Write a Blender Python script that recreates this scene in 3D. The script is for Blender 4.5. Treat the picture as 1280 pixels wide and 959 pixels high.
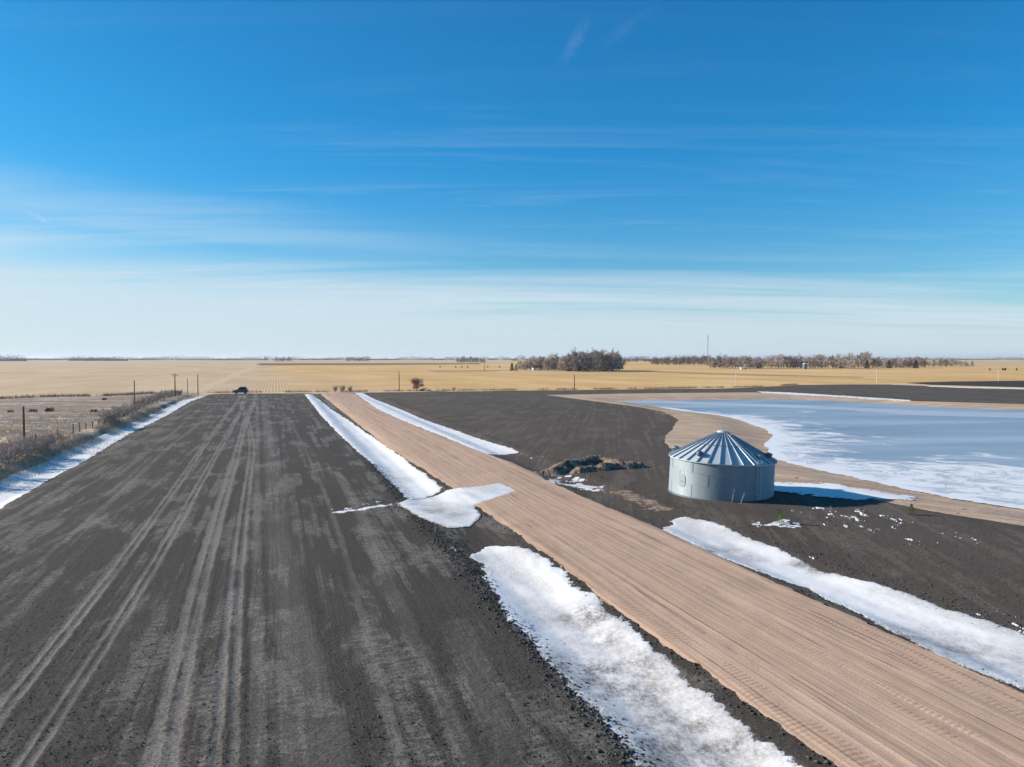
import bpy, math, random
import numpy as np
from mathutils import Vector
R = math.radians
for o in list(bpy.data.objects): bpy.data.objects.remove(o)
SC = bpy.context.scene
COL = SC.collection

# ---------------------------------------------------------------- camera
HC = 12.0; FPX = 900.0; PITCH = math.atan(31.5 / FPX)
cam = bpy.data.cameras.new('camera'); camo = bpy.data.objects.new('camera', cam); COL.objects.link(camo)
cam.sensor_width = 36.0; cam.lens = 36.0 * FPX / 1280.0
cam.clip_start = 0.1; cam.clip_end = 60000
camo.location = (0, 0, HC); camo.rotation_euler = (R(90) - PITCH, 0, 0)
SC.camera = camo

# ---------------------------------------------------------------- node helper
class NT:
    def __init__(s, tree): s.t = tree; s.N = tree.nodes; s.L = tree.links
    def new(s, k, **kw):
        n = s.N.new(k)
        for a, b in kw.items(): setattr(n, a, b)
        return n
    def put(s, sock, v):
        if isinstance(v, bpy.types.NodeSocket): s.L.new(v, sock)
        elif v is not None:
            if isinstance(v, (tuple, list)) and len(v) == 3 and sock.type == 'RGBA': v = (*v, 1)
            sock.default_value = v
    def math(s, op, a, b=None, c=None, clamp=False):
        n = s.new('ShaderNodeMath', operation=op, use_clamp=clamp)
        s.put(n.inputs[0], a); s.put(n.inputs[1], b); s.put(n.inputs[2], c); return n.outputs[0]
    def vmath(s, op, a, b=None):
        n = s.new('ShaderNodeVectorMath', operation=op); s.put(n.inputs[0], a); s.put(n.inputs[1], b); return n.outputs[0]
    def noise(s, vec, scale, detail=4, rough=.55, dist=0):
        n = s.new('ShaderNodeTexNoise'); s.put(n.inputs['Vector'], vec); s.put(n.inputs['Scale'], scale)
        s.put(n.inputs['Detail'], detail); s.put(n.inputs['Roughness'], rough); s.put(n.inputs['Distortion'], dist); return n.outputs['Fac']
    def mr(s, v, a, b, c=0., d=1., smooth=True):
        n = s.new('ShaderNodeMapRange'); n.interpolation_type = 'SMOOTHSTEP' if smooth else 'LINEAR'
        for i, x in enumerate((v, a, b, c, d)): s.put(n.inputs[i], x)
        return n.outputs[0]
    def mix(s, f, a, b, mode='MIX'):
        n = s.new('ShaderNodeMix', data_type='RGBA', blend_type=mode)
        s.put(n.inputs['Factor'], f)
        s.put([i for i in n.inputs if i.name == 'A' and i.type == 'RGBA'][0], a)
        s.put([i for i in n.inputs if i.name == 'B' and i.type == 'RGBA'][0], b)
        return [o for o in n.outputs if o.type == 'RGBA'][0]
    def attr(s, name): return s.new('ShaderNodeAttribute', attribute_name=name).outputs['Fac']
    def coords(s, which='Object'): return s.new('ShaderNodeTexCoord').outputs[which]
    def bump(s, h, strength=.5, dist=.1, normal=None):
        n = s.new('ShaderNodeBump'); s.put(n.inputs['Strength'], strength); s.put(n.inputs['Distance'], dist)
        s.put(n.inputs['Height'], h)
        if normal is not None: s.put(n.inputs['Normal'], normal)
        return n.outputs[0]

# ---------------------------------------------------------------- world and sun
SUN_EL = R(22.0)
SUN_V = Vector((-0.95, 0.31, 0)).normalized()
SUN_AZ = math.atan2(SUN_V.x, SUN_V.y)          # clockwise from +Y
w = bpy.data.worlds.new('World'); SC.world = w; w.use_nodes = True
n = NT(w.node_tree); n.N.clear()
sky = n.new('ShaderNodeTexSky', sky_type='NISHITA'); sky.sun_disc = False
sky.sun_elevation = SUN_EL; sky.sun_rotation = SUN_AZ
sky.altitude = 400; sky.air_density = 1.0; sky.dust_density = 0.6; sky.ozone_density = 3.0
hs = n.new('ShaderNodeHueSaturation'); n.put(hs.inputs['Saturation'], 1.15); n.put(hs.inputs['Hue'], .493); n.L.new(sky.outputs[0], hs.inputs['Color'])
g = n.coords('Generated')
sep = n.new('ShaderNodeSeparateXYZ'); n.L.new(g, sep.inputs[0])
gx, gy, gz = sep.outputs
den = n.math('ADD', n.math('MAXIMUM', gz, 0.0), 0.06)
cmb = n.new('ShaderNodeCombineXYZ')
n.L.new(n.math('DIVIDE', gx, den), cmb.inputs[0]); n.L.new(n.math('DIVIDE', gy, den), cmb.inputs[1])
P = cmb.outputs[0]
mp = n.new('ShaderNodeMapping'); n.L.new(P, mp.inputs[0]); mp.inputs['Rotation'].default_value = (0, 0, R(12)); mp.inputs['Scale'].default_value = (.35, 1.6, 1)
c1 = n.noise(mp.outputs[0], 0.55, 6, .6, .6)
mp2 = n.new('ShaderNodeMapping'); n.L.new(P, mp2.inputs[0]); mp2.inputs['Rotation'].default_value = (0, 0, R(-8)); mp2.inputs['Scale'].default_value = (.3, 2.4, 1); mp2.inputs['Location'].default_value = (3, 7, 0)
c2 = n.noise(mp2.outputs[0], 1.1, 10, .70, 1.4)
mp3 = n.new('ShaderNodeMapping'); n.L.new(P, mp3.inputs[0]); mp3.inputs['Scale'].default_value = (.25, .5, 1)
c3 = n.noise(mp3.outputs[0], .5, 3, .5, .3)
# veil: dense near the horizon, its upper edge ragged; thin streaks above
edge = n.math('ADD', gz, n.math('MULTIPLY', n.math('SUBTRACT', c1, .5), -.17))
edge = n.math('ADD', edge, n.math('MULTIPLY', gx, .05))
veil = n.mr(edge, .150, .055, 0, .97)
veil = n.math('MAXIMUM', n.math('MULTIPLY', veil, n.mr(c2, .25, .6, .8, 1.0)), n.mr(gz, .09, .0, 0, 1))
streak = n.math('MULTIPLY', n.mr(c2, .48, .78, 0, 1), n.mr(c3, .4, .65, .25, 1))
streak = n.math('MULTIPLY', streak, n.math('MULTIPLY', n.mr(gz, .42, .12, .1, .42), n.mr(gx, .5, -.2, .45, 1)))
gzt = n.math('ADD', gz, n.math('ADD', n.math('MULTIPLY', gx, .07), n.math('MULTIPLY', n.math('SUBTRACT', c2, .5), .05)))
bankA = n.math('MULTIPLY', n.mr(gzt, .10, .125, 0, 1), n.mr(gzt, .19, .135, 0, 1))
bankA = n.math('MULTIPLY', bankA, n.mr(gx, .15, -.45, 0, .38))
bankA = n.math('MULTIPLY', bankA, n.mr(c1, .35, .6, .1, 1))
cl = n.math('MAXIMUM', n.math('MAXIMUM', veil, streak), bankA, clamp=True)
def wisp(cx, cz, sx, sz, tilt, amt, nsc):
    dx = n.math('SUBTRACT', n.math('DIVIDE', gx, n.math('MAXIMUM', gy, .05)), cx); dz = n.math('SUBTRACT', n.math('DIVIDE', gz, n.math('MAXIMUM', gy, .05)), cz)
    u = n.math('ADD', n.math('MULTIPLY', dx, math.cos(tilt)), n.math('MULTIPLY', dz, math.sin(tilt))); v = n.math('SUBTRACT', n.math('MULTIPLY', dz, math.cos(tilt)), n.math('MULTIPLY', dx, math.sin(tilt)))
    wq = n.noise(g, nsc, 5, .7, 1.5); v = n.math('ADD', v, n.math('MULTIPLY', n.math('SUBTRACT', wq, .5), sz * 2.2))
    e = n.math('ADD', n.math('POWER', n.math('ABSOLUTE', n.math('DIVIDE', u, sx)), 2), n.math('POWER', n.math('ABSOLUTE', n.math('DIVIDE', v, sz)), 2))
    return n.math('MULTIPLY', n.mr(e, 1.0, 0, 0, amt), n.mr(wq, .3, .6, .3, 1))
for a_ in ((.085, .43, .05, .012, R(62), .07, 40), (-.655, .196, .03, .006, R(-28), .5, 40), (.16, .455, .06, .012, R(35), .03, 40), (-.605, .083, .05, .005, R(-4), .35, 30)):
    cl = n.math('MAXIMUM', cl, wisp(*a_))
cl = n.math('MULTIPLY', cl, .93)
skyc = n.mix(1.0, hs.outputs[0], n.mix(n.mr(gz, .30, .0), (0.18, .94, 1.25), (.72, .96, 1.08)), 'MULTIPLY')
sb_ = n.new('ShaderNodeVectorMath', operation='SCALE'); n.L.new(skyc, sb_.inputs[0]); n.L.new(n.mr(gx, -.75, .75, .80, 1.22, False), sb_.inputs['Scale'])
col = n.mix(cl, sb_.outputs[0], (5.4, 6.5, 7.3))
bg = n.new('ShaderNodeBackground'); n.L.new(col, bg.inputs[0]); bg.inputs[1].default_value = 0.073
wo = n.new('ShaderNodeOutputWorld'); n.L.new(bg.outputs[0], wo.inputs[0])

sl = bpy.data.lights.new('sun', 'SUN'); sl.energy = 5.0; sl.angle = R(.5); sl.color = (1, .90, .78)
so = bpy.data.objects.new('sun', sl); COL.objects.link(so)
sv = Vector((SUN_V.x * math.cos(SUN_EL), SUN_V.y * math.cos(SUN_EL), math.sin(SUN_EL)))
so.rotation_euler = sv.to_track_quat('Z', 'Y').to_euler()
SC.view_settings.view_transform = 'Standard'; SC.view_settings.look = 'None'
SC.view_settings.gamma = 1; SC.view_settings.use_curve_mapping = False
SC.view_settings.exposure = 0.7
SC.render.engine = 'CYCLES'

# ---------------------------------------------------------------- tagging
def tag(o, label=None, cat=None, group=None, kind=None):
    if label: o['label'] = label
    if cat: o['category'] = cat
    if group: o['group'] = group
    if kind: o['kind'] = kind
    return o
def empty(name, loc, rz=0, sc=1):
    o = bpy.data.objects.new(name, None); COL.objects.link(o); o.location = loc; o.rotation_euler = (0, 0, rz)
    o.scale = (sc,) * 3; o.empty_display_size = .5; return o
def children(o): return [c for c in COL.objects if c.parent == o]
def copy_thing(root, loc, rz, sc, kids):
    r = root.copy(); COL.objects.link(r); r.location = loc; r.rotation_euler = (0, 0, rz); r.scale = sc if isinstance(sc, tuple) else (sc,) * 3
    for c in kids:
        d = c.copy(); COL.objects.link(d); d.parent = r
    return r
class MB:
    def __init__(s): s.v = []; s.f = []
    def add(s, vs, fs):
        b = len(s.v); s.v += [tuple(v) for v in vs]; s.f += [tuple(i + b for i in f) for f in fs]; return s
    def box(s, c, d, rz=0):
        cx, cy, cz = c; dx, dy, dz = [q / 2 for q in d]; co, si = math.cos(rz), math.sin(rz)
        vs = []
        for z in (-dz, dz):
            for x, y in ((-dx, -dy), (dx, -dy), (dx, dy), (-dx, dy)):
                vs.append((cx + x * co - y * si, cy + x * si + y * co, cz + z))
        return s.add(vs, [(3, 2, 1, 0), (4, 5, 6, 7), (0, 1, 5, 4), (1, 2, 6, 5), (2, 3, 7, 6), (3, 0, 4, 7)])
    def tube(s, a, b, r0, r1=None, k=6, cap=True):
        a, b = Vector(a), Vector(b); r1 = r0 if r1 is None else r1
        d = (b - a).normalized(); u = d.orthogonal().normalized(); w_ = d.cross(u)
        vs = []
        for p, r in ((a, r0), (b, r1)):
            for i in range(k):
                t = 2 * math.pi * i / k; vs.append(p + (u * math.cos(t) + w_ * math.sin(t)) * r)
        fs = [(i, (i + 1) % k, (i + 1) % k + k, i + k) for i in range(k)]
        if cap: fs += [tuple(range(k))[::-1], tuple(range(k, 2 * k))]
        return s.add(vs, fs)
    def lathe(s, prof, k=32, c=(0, 0, 0)):
        vs = []
        for r, z in prof:
            for i in range(k):
                t = 2 * math.pi * i / k; vs.append((c[0] + r * math.cos(t), c[1] + r * math.sin(t), c[2] + z))
        fs = [(j * k + i, j * k + (i + 1) % k, (j + 1) * k + (i + 1) % k, (j + 1) * k + i) for j in range(len(prof) - 1) for i in range(k)]
        return s.add(vs, fs)
    def build(s, name, mat, parent=None, smooth=False, loc=None):
        m = bpy.data.meshes.new(name); m.from_pydata([tuple(v) for v in s.v], [], s.f); m.update()
        if smooth: m.polygons.foreach_set('use_smooth', [True] * len(m.polygons))
        o = bpy.data.objects.new(name, m); m.materials.append(mat); COL.objects.link(o)
        if parent: o.parent = parent
        if loc: o.location = loc
        return o

# ---------------------------------------------------------------- numpy noise
def _h(ix, iy, seed):
    n_ = (ix.astype(np.int64) * 374761393 + iy.astype(np.int64) * 668265263 + seed * 974634777) & 0xffffffff
    n_ = ((n_ ^ (n_ >> 13)) * 1274126177) & 0xffffffff
    n_ = (n_ ^ (n_ >> 16)) & 0xffffffff
    return n_ / 4294967295.0
def vnoise(x, y, seed=0):
    xi = np.floor(x); yi = np.floor(y); fx = x - xi; fy = y - yi
    fx = fx * fx * (3 - 2 * fx); fy = fy * fy * (3 - 2 * fy)
    a = _h(xi, yi, seed); b = _h(xi + 1, yi, seed); c = _h(xi, yi + 1, seed); d = _h(xi + 1, yi + 1, seed)
    return (a * (1 - fx) + b * fx) * (1 - fy) + (c * (1 - fx) + d * fx) * fy - .5
def fbm(x, y, octs=4, seed=0, gain=.55):
    s = 0; a = 1; f = 1
    for i in range(octs):
        s = s + a * vnoise(x * f + 17.3 * i, y * f - 9.1 * i, seed + i); a *= gain; f *= 2.03
    return s
def sstep(a, b, x):
    t = np.clip((x - a) / (b - a), 0, 1); return t * t * (3 - 2 * t)

# ---------------------------------------------------------------- road frame and terrain
TH = R(18.15); CT, ST = math.cos(TH), math.sin(TH)
def WL(x, y): return x * CT + y * ST, -x * ST + y * CT
def XY(W, L): return W * CT - L * ST, W * ST + L * CT
def ray(px, py):
    u = (px - 640) / FPX; v = (479.5 - py) / FPX
    return u, math.cos(PITCH) + v * math.sin(PITCH), -math.sin(PITCH) + v * math.cos(PITCH)
def GZ(px, py, z=0.0):
    a, b, c = ray(px, py); t = (z - HC) / c; return a * t, b * t
POND_Z = -0.75
def polydist(x, y, poly, closed=True):
    """signed distance, positive inside (closed) or unsigned distance to a polyline"""
    x = np.asarray(x, float); y = np.asarray(y, float)
    d2 = np.full(x.shape, 1e18); ins = np.zeros(x.shape, bool)
    P_ = list(poly); m = len(P_)
    for i in range(m if closed else m - 1):
        ax, ay = P_[i]; bx, by = P_[(i + 1) % m]
        ex, ey = bx - ax, by - ay; L2 = ex * ex + ey * ey + 1e-12
        t = np.clip(((x - ax) * ex + (y - ay) * ey) / L2, 0, 1)
        d2 = np.minimum(d2, (x - ax - t * ex) ** 2 + (y - ay - t * ey) ** 2)
        if closed:
            c = (ay > y) != (by > y)
            with np.errstate(divide='ignore', invalid='ignore'):
                xx = ex * (y - ay) / (ey if abs(ey) > 1e-12 else 1e-12) + ax
            ins ^= c & (x < xx)
    d = np.sqrt(d2)
    return np.where(ins, d, -d) if closed else d
POND_PX = [(768, 501.3), (795, 500.8), (860, 500.5), (940, 499.6), (990, 499.3), (1080, 503), (1173, 509), (1280, 513), (1500, 521),
           (1700, 560), (1700, 740), (1500, 684), (1280, 637), (1179, 622), (1099, 604), (1033, 590), (985, 580), (963, 570), (956, 558), (966, 543),
           (952, 535), (925, 525), (902, 520), (855, 514), (827, 510), (795, 505)]
POND = [GZ(px, py, POND_Z) for px, py in POND_PX]
def H(x, y):
    x = np.asarray(x, float); y = np.asarray(y, float)
    W, L = WL(x, y)
    wob = .35 * vnoise(L / 9, L * 0 + 3.3, 5) * 2
    # the crossing where the ditches are filled in
    fill = 1 - .8 * np.exp(-((L - 54) / 7.5) ** 2)
    near = 1 - sstep(150, 320, L)
    z = -.42 * fill * (sstep(9.6, 12.2, W + wob) - sstep(12.9, 15.2, W))
    z = z - .26 * fill * (sstep(25.3, 27.2, W) - sstep(28.2, 31.0, W + wob)) * near
    z = z + .10 * (sstep(14.9, 15.9, W) - sstep(24.8, 25.6, W))
    z = z - .40 * (sstep(-26.3, -24.2, W) - sstep(-22.6, -20.2, W + wob)) * near
    z = z + .55 * (sstep(-30.5, -28, W + wob) - sstep(-27.2, -26.0, W + wob)) * (1 + vnoise(L / 3, L * 0, 9)) * near
    z = z * (1 - sstep(238, 256, y))
    near2 = np.exp(-np.maximum(y - 60, 0) / 120)
    z = z + (.10 * vnoise(x / 14, y / 14, 21) + .035 * fbm(x / 2.2, y / 2.2, 3, 31)) * near2
    m = (x > -5) & (y > 40) & (y < 420)
    if np.any(m):
        dz = np.zeros(x.shape)
        d = polydist(x[m], y[m], POND) if x.shape else polydist(x, y, POND)
        if x.shape:
            dz[m] = -(abs(POND_Z) + .12) * sstep(-9, .6, d); 
            zz = z.copy(); k = sstep(-6, -1, d); zz[m] = zz[m] * (1 - k)
            z = zz + dz
        else:
            z = z * (1 - sstep(-6, -1, d)) - (abs(POND_Z) + .12) * sstep(-9, .6, d)
    return z
def G(px, py):
    z = 0.0
    for _ in range(14):
        x, y = GZ(px, py, z); z = .5 * z + .5 * float(H(x, y))
    return GZ(px, py, z)
def G3(px, py):
    x, y = G(px, py); return (x, y, float(H(x, y)))
def PG(pts): return [G(*p) for p in pts]

# ---------------------------------------------------------------- perspective-density grid and sheets cut from it
def make_grid(t_hi, t_lo, s_lo, s_hi, step, far=False):
    ts = [t_hi]
    while ts[-1] > t_lo:
        t = ts[-1]; ts.append(t - (step if t > 70 else max(step * .3, .45) if t > 5 else t * .12))
    ts = np.array(ts); Y = HC * FPX / ts
    S = np.arange(s_lo, s_hi + 1e-9, step / FPX)
    YY, SS = np.meshgrid(Y, S, indexing='ij'); return SS * YY, YY
def sheet(name, mat, sdf, off=0.0, zadd=None, grid=None, attrs=None, smooth=True):
    X, Y = grid; s = sdf(X, Y); Z = H(X, Y)
    ny, nx = X.shape; idx = -np.ones((ny, nx), int)
    ins = s > 0
    c = ins[:-1, :-1].astype(int) + ins[:-1, 1:] + ins[1:, 1:] + ins[1:, :-1]
    full = c == 4; part = (c > 0) & (c < 4)
    used = np.zeros((ny, nx), bool)
    for a in (slice(0, -1), slice(1, None)):
        for b in (slice(0, -1), slice(1, None)): used[a, b] |= full | part
    used &= ins
    k = used.sum(); idx[used] = np.arange(k)
    vx = list(); base = np.stack([X[used], Y[used], Z[used], s[used]], 1)
    extra = []; ed = {}
    def cut(p, q):
        key = (p, q) if p < q else (q, p)
        if key in ed: return ed[key]
        a, b = key; t = s[a] / (s[a] - s[b])
        extra.append((X[a] + t * (X[b] - X[a]), Y[a] + t * (Y[b] - Y[a]), Z[a] + t * (Z[b] - Z[a]), 0.0))
        ed[key] = k + len(extra) - 1; return ed[key]
    fj, fi = np.nonzero(full)
    quads = np.stack([idx[fj, fi], idx[fj, fi + 1], idx[fj + 1, fi + 1], idx[fj + 1, fi]], 1)
    polys = []
    pj, pi = np.nonzero(part)
    for j, i in zip(pj.tolist(), pi.tolist()):
        cs = [(j, i), (j, i + 1), (j + 1, i + 1), (j + 1, i)]
        sv_ = [ins[q] for q in cs]
        if sum(sv_) == 2 and sv_[0] == sv_[2]:
            for q in range(4):
                if sv_[q]: polys.append([int(idx[cs[q]]), cut(cs[q], cs[(q + 1) % 4]), cut(cs[q], cs[q - 1])])
            continue
        poly = []
        for q in range(4):
            a, b = cs[q], cs[(q + 1) % 4]
            if ins[a]: poly.append(int(idx[a]))
            if ins[a] != ins[b]: poly.append(cut(a, b))
        polys.append(poly)
    V = np.concatenate([base, np.array(extra).reshape(-1, 4)], 0)
    z = V[:, 2] + off
    if zadd is not None: z = z + zadd(V[:, 0], V[:, 1], V[:, 3])
    co = np.stack([V[:, 0], V[:, 1], z], 1)
    lt = [4] * len(quads) + [len(p) for p in polys]
    li = np.concatenate([quads.ravel(), np.array([i for p in polys for i in p], int)]).astype(np.int32)
    ls = np.concatenate([[0], np.cumsum(lt)[:-1]]).astype(np.int32)
    m = bpy.data.meshes.new(name); m.vertices.add(len(co)); m.vertices.foreach_set('co', co.astype(np.float32).ravel())
    m.loops.add(len(li)); m.loops.foreach_set('vertex_index', li)
    m.polygons.add(len(lt)); m.polygons.foreach_set('loop_start', ls); m.polygons.foreach_set('loop_total', np.array(lt, np.int32))
    m.update(calc_edges=True); m.validate()
    m.polygons.foreach_set('use_smooth', [smooth] * len(m.polygons))
    for an, fn in (attrs or {}).items():
        at = m.attributes.new(an, 'FLOAT', 'POINT'); at.data.foreach_set('value', fn(V[:, 0], V[:, 1], V[:, 3]).astype(np.float32))
    o = bpy.data.objects.new(name, m); m.materials.append(mat); COL.objects.link(o); return o
def raw_mesh(name, V, F, mat, parent=None, smooth=False):
    """V (n,3), F (m,k) arrays, all faces of one size"""
    m = bpy.data.meshes.new(name); V = np.asarray(V, np.float32); F = np.asarray(F, np.int32); k = F.shape[1]
    m.vertices.add(len(V)); m.vertices.foreach_set('co', V.ravel()); m.loops.add(F.size); m.loops.foreach_set('vertex_index', F.ravel())
    m.polygons.add(len(F)); m.polygons.foreach_set('loop_start', np.arange(0, F.size, k, dtype=np.int32)); m.polygons.foreach_set('loop_total', np.full(len(F), k, np.int32))
    m.update(calc_edges=True)
    if smooth: m.polygons.foreach_set('use_smooth', [True] * len(F))
    o = bpy.data.objects.new(name, m); m.materials.append(mat); COL.objects.link(o)
    if parent: o.parent = parent
    return o

# ---------------------------------------------------------------- materials
def mat(name):
    m = bpy.data.materials.new(name); m.use_nodes = True; n = NT(m.node_tree)
    return m, n, n.N['Principled BSDF']
def simple(name, col, rough=.7, metal=0, var=.25, vscale=3, bump=.0, spec=.3):
    m, n, b = mat(name); c = n.coords()
    f = n.noise(c, vscale, 4); d = tuple(q * (1 - var) for q in col); e = tuple(min(1, q * (1 + var)) for q in col)
    n.put(b.inputs['Base Color'], n.mix(n.mr(f, .3, .7), d, e)); b.inputs['Roughness'].default_value = rough
    b.inputs['Metallic'].default_value = metal; b.inputs['Specular IOR Level'].default_value = spec
    if bump: n.put(b.inputs['Normal'], n.bump(f, bump, .05))
    return m
def rotp(n, ang=-TH):
    mp = n.new('ShaderNodeMapping'); n.L.new(n.coords(), mp.inputs[0]); mp.inputs['Rotation'].default_value = (0, 0, ang); return mp.outputs[0]
def mul(n, v, s): return n.vmath('MULTIPLY', v, s)

def soil_mat(name, dark, light, ang=-TH, tracks=True, patch=.5, rows=.5):
    m, n, b = mat(name); p = rotp(n, ang)
    big = n.noise(mul(n, p, (.10, .03, 1)), 1, 3)
    rowst = n.noise(mul(n, p, (1.6, .03, 1)), 1, 5, .6)
    rowfine = n.noise(mul(n, p, (7, .12, 1)), 1, 3, .6); rowbig = n.noise(mul(n, p, (.38, .022, 1)), 1, 3, .6)
    pt = n.noise(mul(n, p, (.34, .11, 1)), 1, 5, .62, .4)
    swe = n.noise(mul(n, p, (1.3, 4.2, 1)), 1, 4, .65, .5)          # wind-swept dust lies across the rows
    dry = n.math('ADD', n.mr(n.math('ADD', pt, n.math('MULTIPLY', n.math('SUBTRACT', rowst, .5), .5)), .485, .61, 0, 1), 0)
    dry = n.math('MULTIPLY', dry, n.mr(swe, .32, .66, .12, 1))
    dry = n.math('MULTIPLY', dry, patch)
    if tracks:
        ta = n.attr('track'); dry = n.math('ADD', dry, n.math('MULTIPLY', ta, n.mr(swe, .25, .6, .6, 1.0)))
    dry = n.math('ADD', dry, n.math('MULTIPLY', n.math('SUBTRACT', rowst, .5), rows))
    dry = n.math('ADD', dry, n.math('ADD', n.math('MULTIPLY', n.math('SUBTRACT', rowbig, .5), rows * .8), n.math('MULTIPLY', n.math('SUBTRACT', rowfine, .5), rows * .6)), None, True)
    col = n.mix(dry, dark, light)
    grain = n.noise(n.coords(), 9, 6, .85)
    col = n.mix(n.mr(grain, .44, .62, .0, .75), col, tuple(q * .38 for q in dark)); col = n.mix(n.mr(n.noise(n.coords(), 11, 5, .85), .54, .68, .0, .5), col, tuple(q * 1.15 for q in light))
    col = n.mix(n.mr(big, .3, .7, 0, .28), col, tuple(q * 1.5 for q in dark))
    n.put(b.inputs['Base Color'], col); b.inputs['Roughness'].default_value = .95; b.inputs['Specular IOR Level'].default_value = .12
    cl = n.noise(n.coords(), 7, 6, .78)
    hgt = n.math('ADD', n.math('MULTIPLY', cl, 1.0), n.math('MULTIPLY', rowfine, .35))
    n.put(b.inputs['Normal'], n.bump(hgt, .85, .10)); return m

M = {}
M['soil'] = soil_mat('tilled_soil', (.064, .056, .049), (.25, .228, .205), patch=.9, rows=.42)
M['soil_east'] = soil_mat('east_soil', (.088, .073, .060), (.21, .178, .148), ang=R(8), tracks=False, patch=.6, rows=.8)
M['soil_far'] = soil_mat('far_soil', (.050, .041, .034), (.095, .082, .068), ang=R(80), tracks=False, patch=.25, rows=.3)
M['clod'] = simple('clod_soil', (.085, .076, .069), .95, var=.35, vscale=6, spec=.1)

# road dirt
m, n, b = mat('packed_road_dirt'); p = rotp(n)
a1 = n.noise(mul(n, p, (5.5, .04, 1)), 1, 5, .65); a2 = n.noise(mul(n, p, (18, .10, 1)), 1, 3, .6); a3 = n.noise(mul(n, p, (.35, .06, 1)), 1, 4, .6)
gr = n.noise(n.coords(), 14, 6, .88)
fine = n.noise(n.coords(), 45, 2, .6)
wv = n.new('ShaderNodeTexWave', wave_type='BANDS', bands_direction='Y', wave_profile='SIN'); n.put(wv.inputs['Vector'], p); wv.inputs['Scale'].default_value = 1.35; wv.inputs['Distortion'].default_value = 2.2; wv.inputs['Detail'].default_value = 3; wv.inputs['Detail Scale'].default_value = 1.5
band = n.noise(mul(n, p, (1.15, .008, 1)), 1, 1); tread = n.math('MULTIPLY', n.mr(band, .53, .58), n.mr(n.noise(mul(n, p, (.8, .35, 1)), 1, 2), .42, .55))
tw = n.math('MULTIPLY', wv.outputs['Fac'], tread)
col = n.mix(n.mr(a1, .40, .60), (.46, .312, .222), (.62, .43, .316)); col = n.mix(n.mr(a2, .5, .64, 0, .3), col, (.36, .24, .165))
col = n.mix(n.mr(a3, .35, .65, 0, .3), col, (.46, .32, .225))
col = n.mix(n.mr(gr, .48, .64, 0, .6), col, (.27, .175, .12))
col = n.mix(n.math('MULTIPLY', tw, .35), col, (.24, .155, .10))
a4 = n.noise(mul(n, p, (.75, .006, 1)), 1, 2, .6); ln = n.mr(n.math('ABSOLUTE', n.math('SUBTRACT', a4, .5)), .010, .003); a5 = n.noise(mul(n, p, (1.1, .007, 1)), 1, 2, .6); ln2 = n.mr(n.math('ABSOLUTE', n.math('SUBTRACT', a5, .47)), .012, .004)
lns = n.math('MULTIPLY', n.math('MAXIMUM', ln, ln2), n.mr(n.noise(n.coords(), .25, 4), .40, .6, .1, .7))
col = n.mix(lns, col, (.27, .18, .125))
soft = n.mr(n.noise(n.coords(), .3, 5, .65), .64, .76, 0, .5); col = n.mix(soft, col, (.22, .15, .105))
n.put(b.inputs['Base Color'], col); b.inputs['Roughness'].default_value = .95; b.inputs['Specular IOR Level'].default_value = .1
hh = n.math('ADD', n.math('MULTIPLY', a1, .6), n.math('ADD', n.math('MULTIPLY', a2, .3), n.math('MULTIPLY', gr, .45)))
hh = n.math('SUBTRACT', n.math('ADD', hh, n.math('MULTIPLY', tw, .35)), n.math('MULTIPLY', lns, .8))
n.put(b.inputs['Normal'], n.bump(hh, .42, .08)); M['road'] = m

# sand
m, n, b = mat('shore_sand'); c = n.coords()
d1 = n.noise(mul(n, rotp(n, R(25)), (.12, .9, 1)), 1, 5, .6, .6); d2 = n.noise(c, 5, 5, .7)
col = n.mix(n.mr(d1, .35, .65), (.40, .285, .20), (.58, .44, .325)); col = n.mix(n.mr(d2, .45, .75, 0, .6), col, (.25, .17, .11))
n.put(b.inputs['Base Color'], col); b.inputs['Roughness'].default_value = .95; b.inputs['Specular IOR Level'].default_value = .1
n.put(b.inputs['Normal'], n.bump(n.math('ADD', d1, n.math('MULTIPLY', d2, .5)), .7, .35)); M['sand'] = m

# snow
def snow_mat(name, dirt):
    m, n, b = mat(name); c = n.coords(); p = rotp(n)
    d = n.noise(mul(n, p, (.20, .11, 1)), 1, 3, .5, .8); f = n.noise(mul(n, p, (7.5, 5, 1)), 1, 7, .80, .1)
    dd = n.math('MULTIPLY', n.mr(d, .42, .60), n.mr(f, .30, .68, .15, 1)); dd = n.math('MULTIPLY', dd, dirt * .5)
    col = n.mix(dd, (.78, .775, .765), (.27, .245, .215))
    sp = n.noise(c, 12, 4, .8); col = n.mix(n.mr(sp, .56, .68, 0, .5 * dirt), col, (.30, .27, .24))
    col = n.mix(n.math('MULTIPLY', n.attr('dirt'), n.mr(f, .35, .62, .4, 1)), col, (.17, .15, .135))
    # soil showing through along thin edges
    th = n.attr('edge'); col = n.mix(n.math('MULTIPLY', n.mr(n.math('ADD', th, n.math('MULTIPLY', n.math('SUBTRACT', f, .5), 1.15)), .20, .08), .85), col, (.22, .19, .165))
    n.put(b.inputs['Base Color'], col); b.inputs['Roughness'].default_value = .6; b.inputs['Specular IOR Level'].default_value = .25
    b.inputs['Subsurface Weight'].default_value = 0
    h = n.math('ADD', n.math('MULTIPLY', n.noise(mul(n, p, (2.6, 1.5, 1)), 1, 6, .72, .3), 1.0), n.math('MULTIPLY', sp, .25))
    n.put(b.inputs['Normal'], n.bump(h, .24, .07)); return m
M['snow'] = snow_mat('old_snow', 1.0); M['snow_clean'] = snow_mat('clean_snow', .35)

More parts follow.
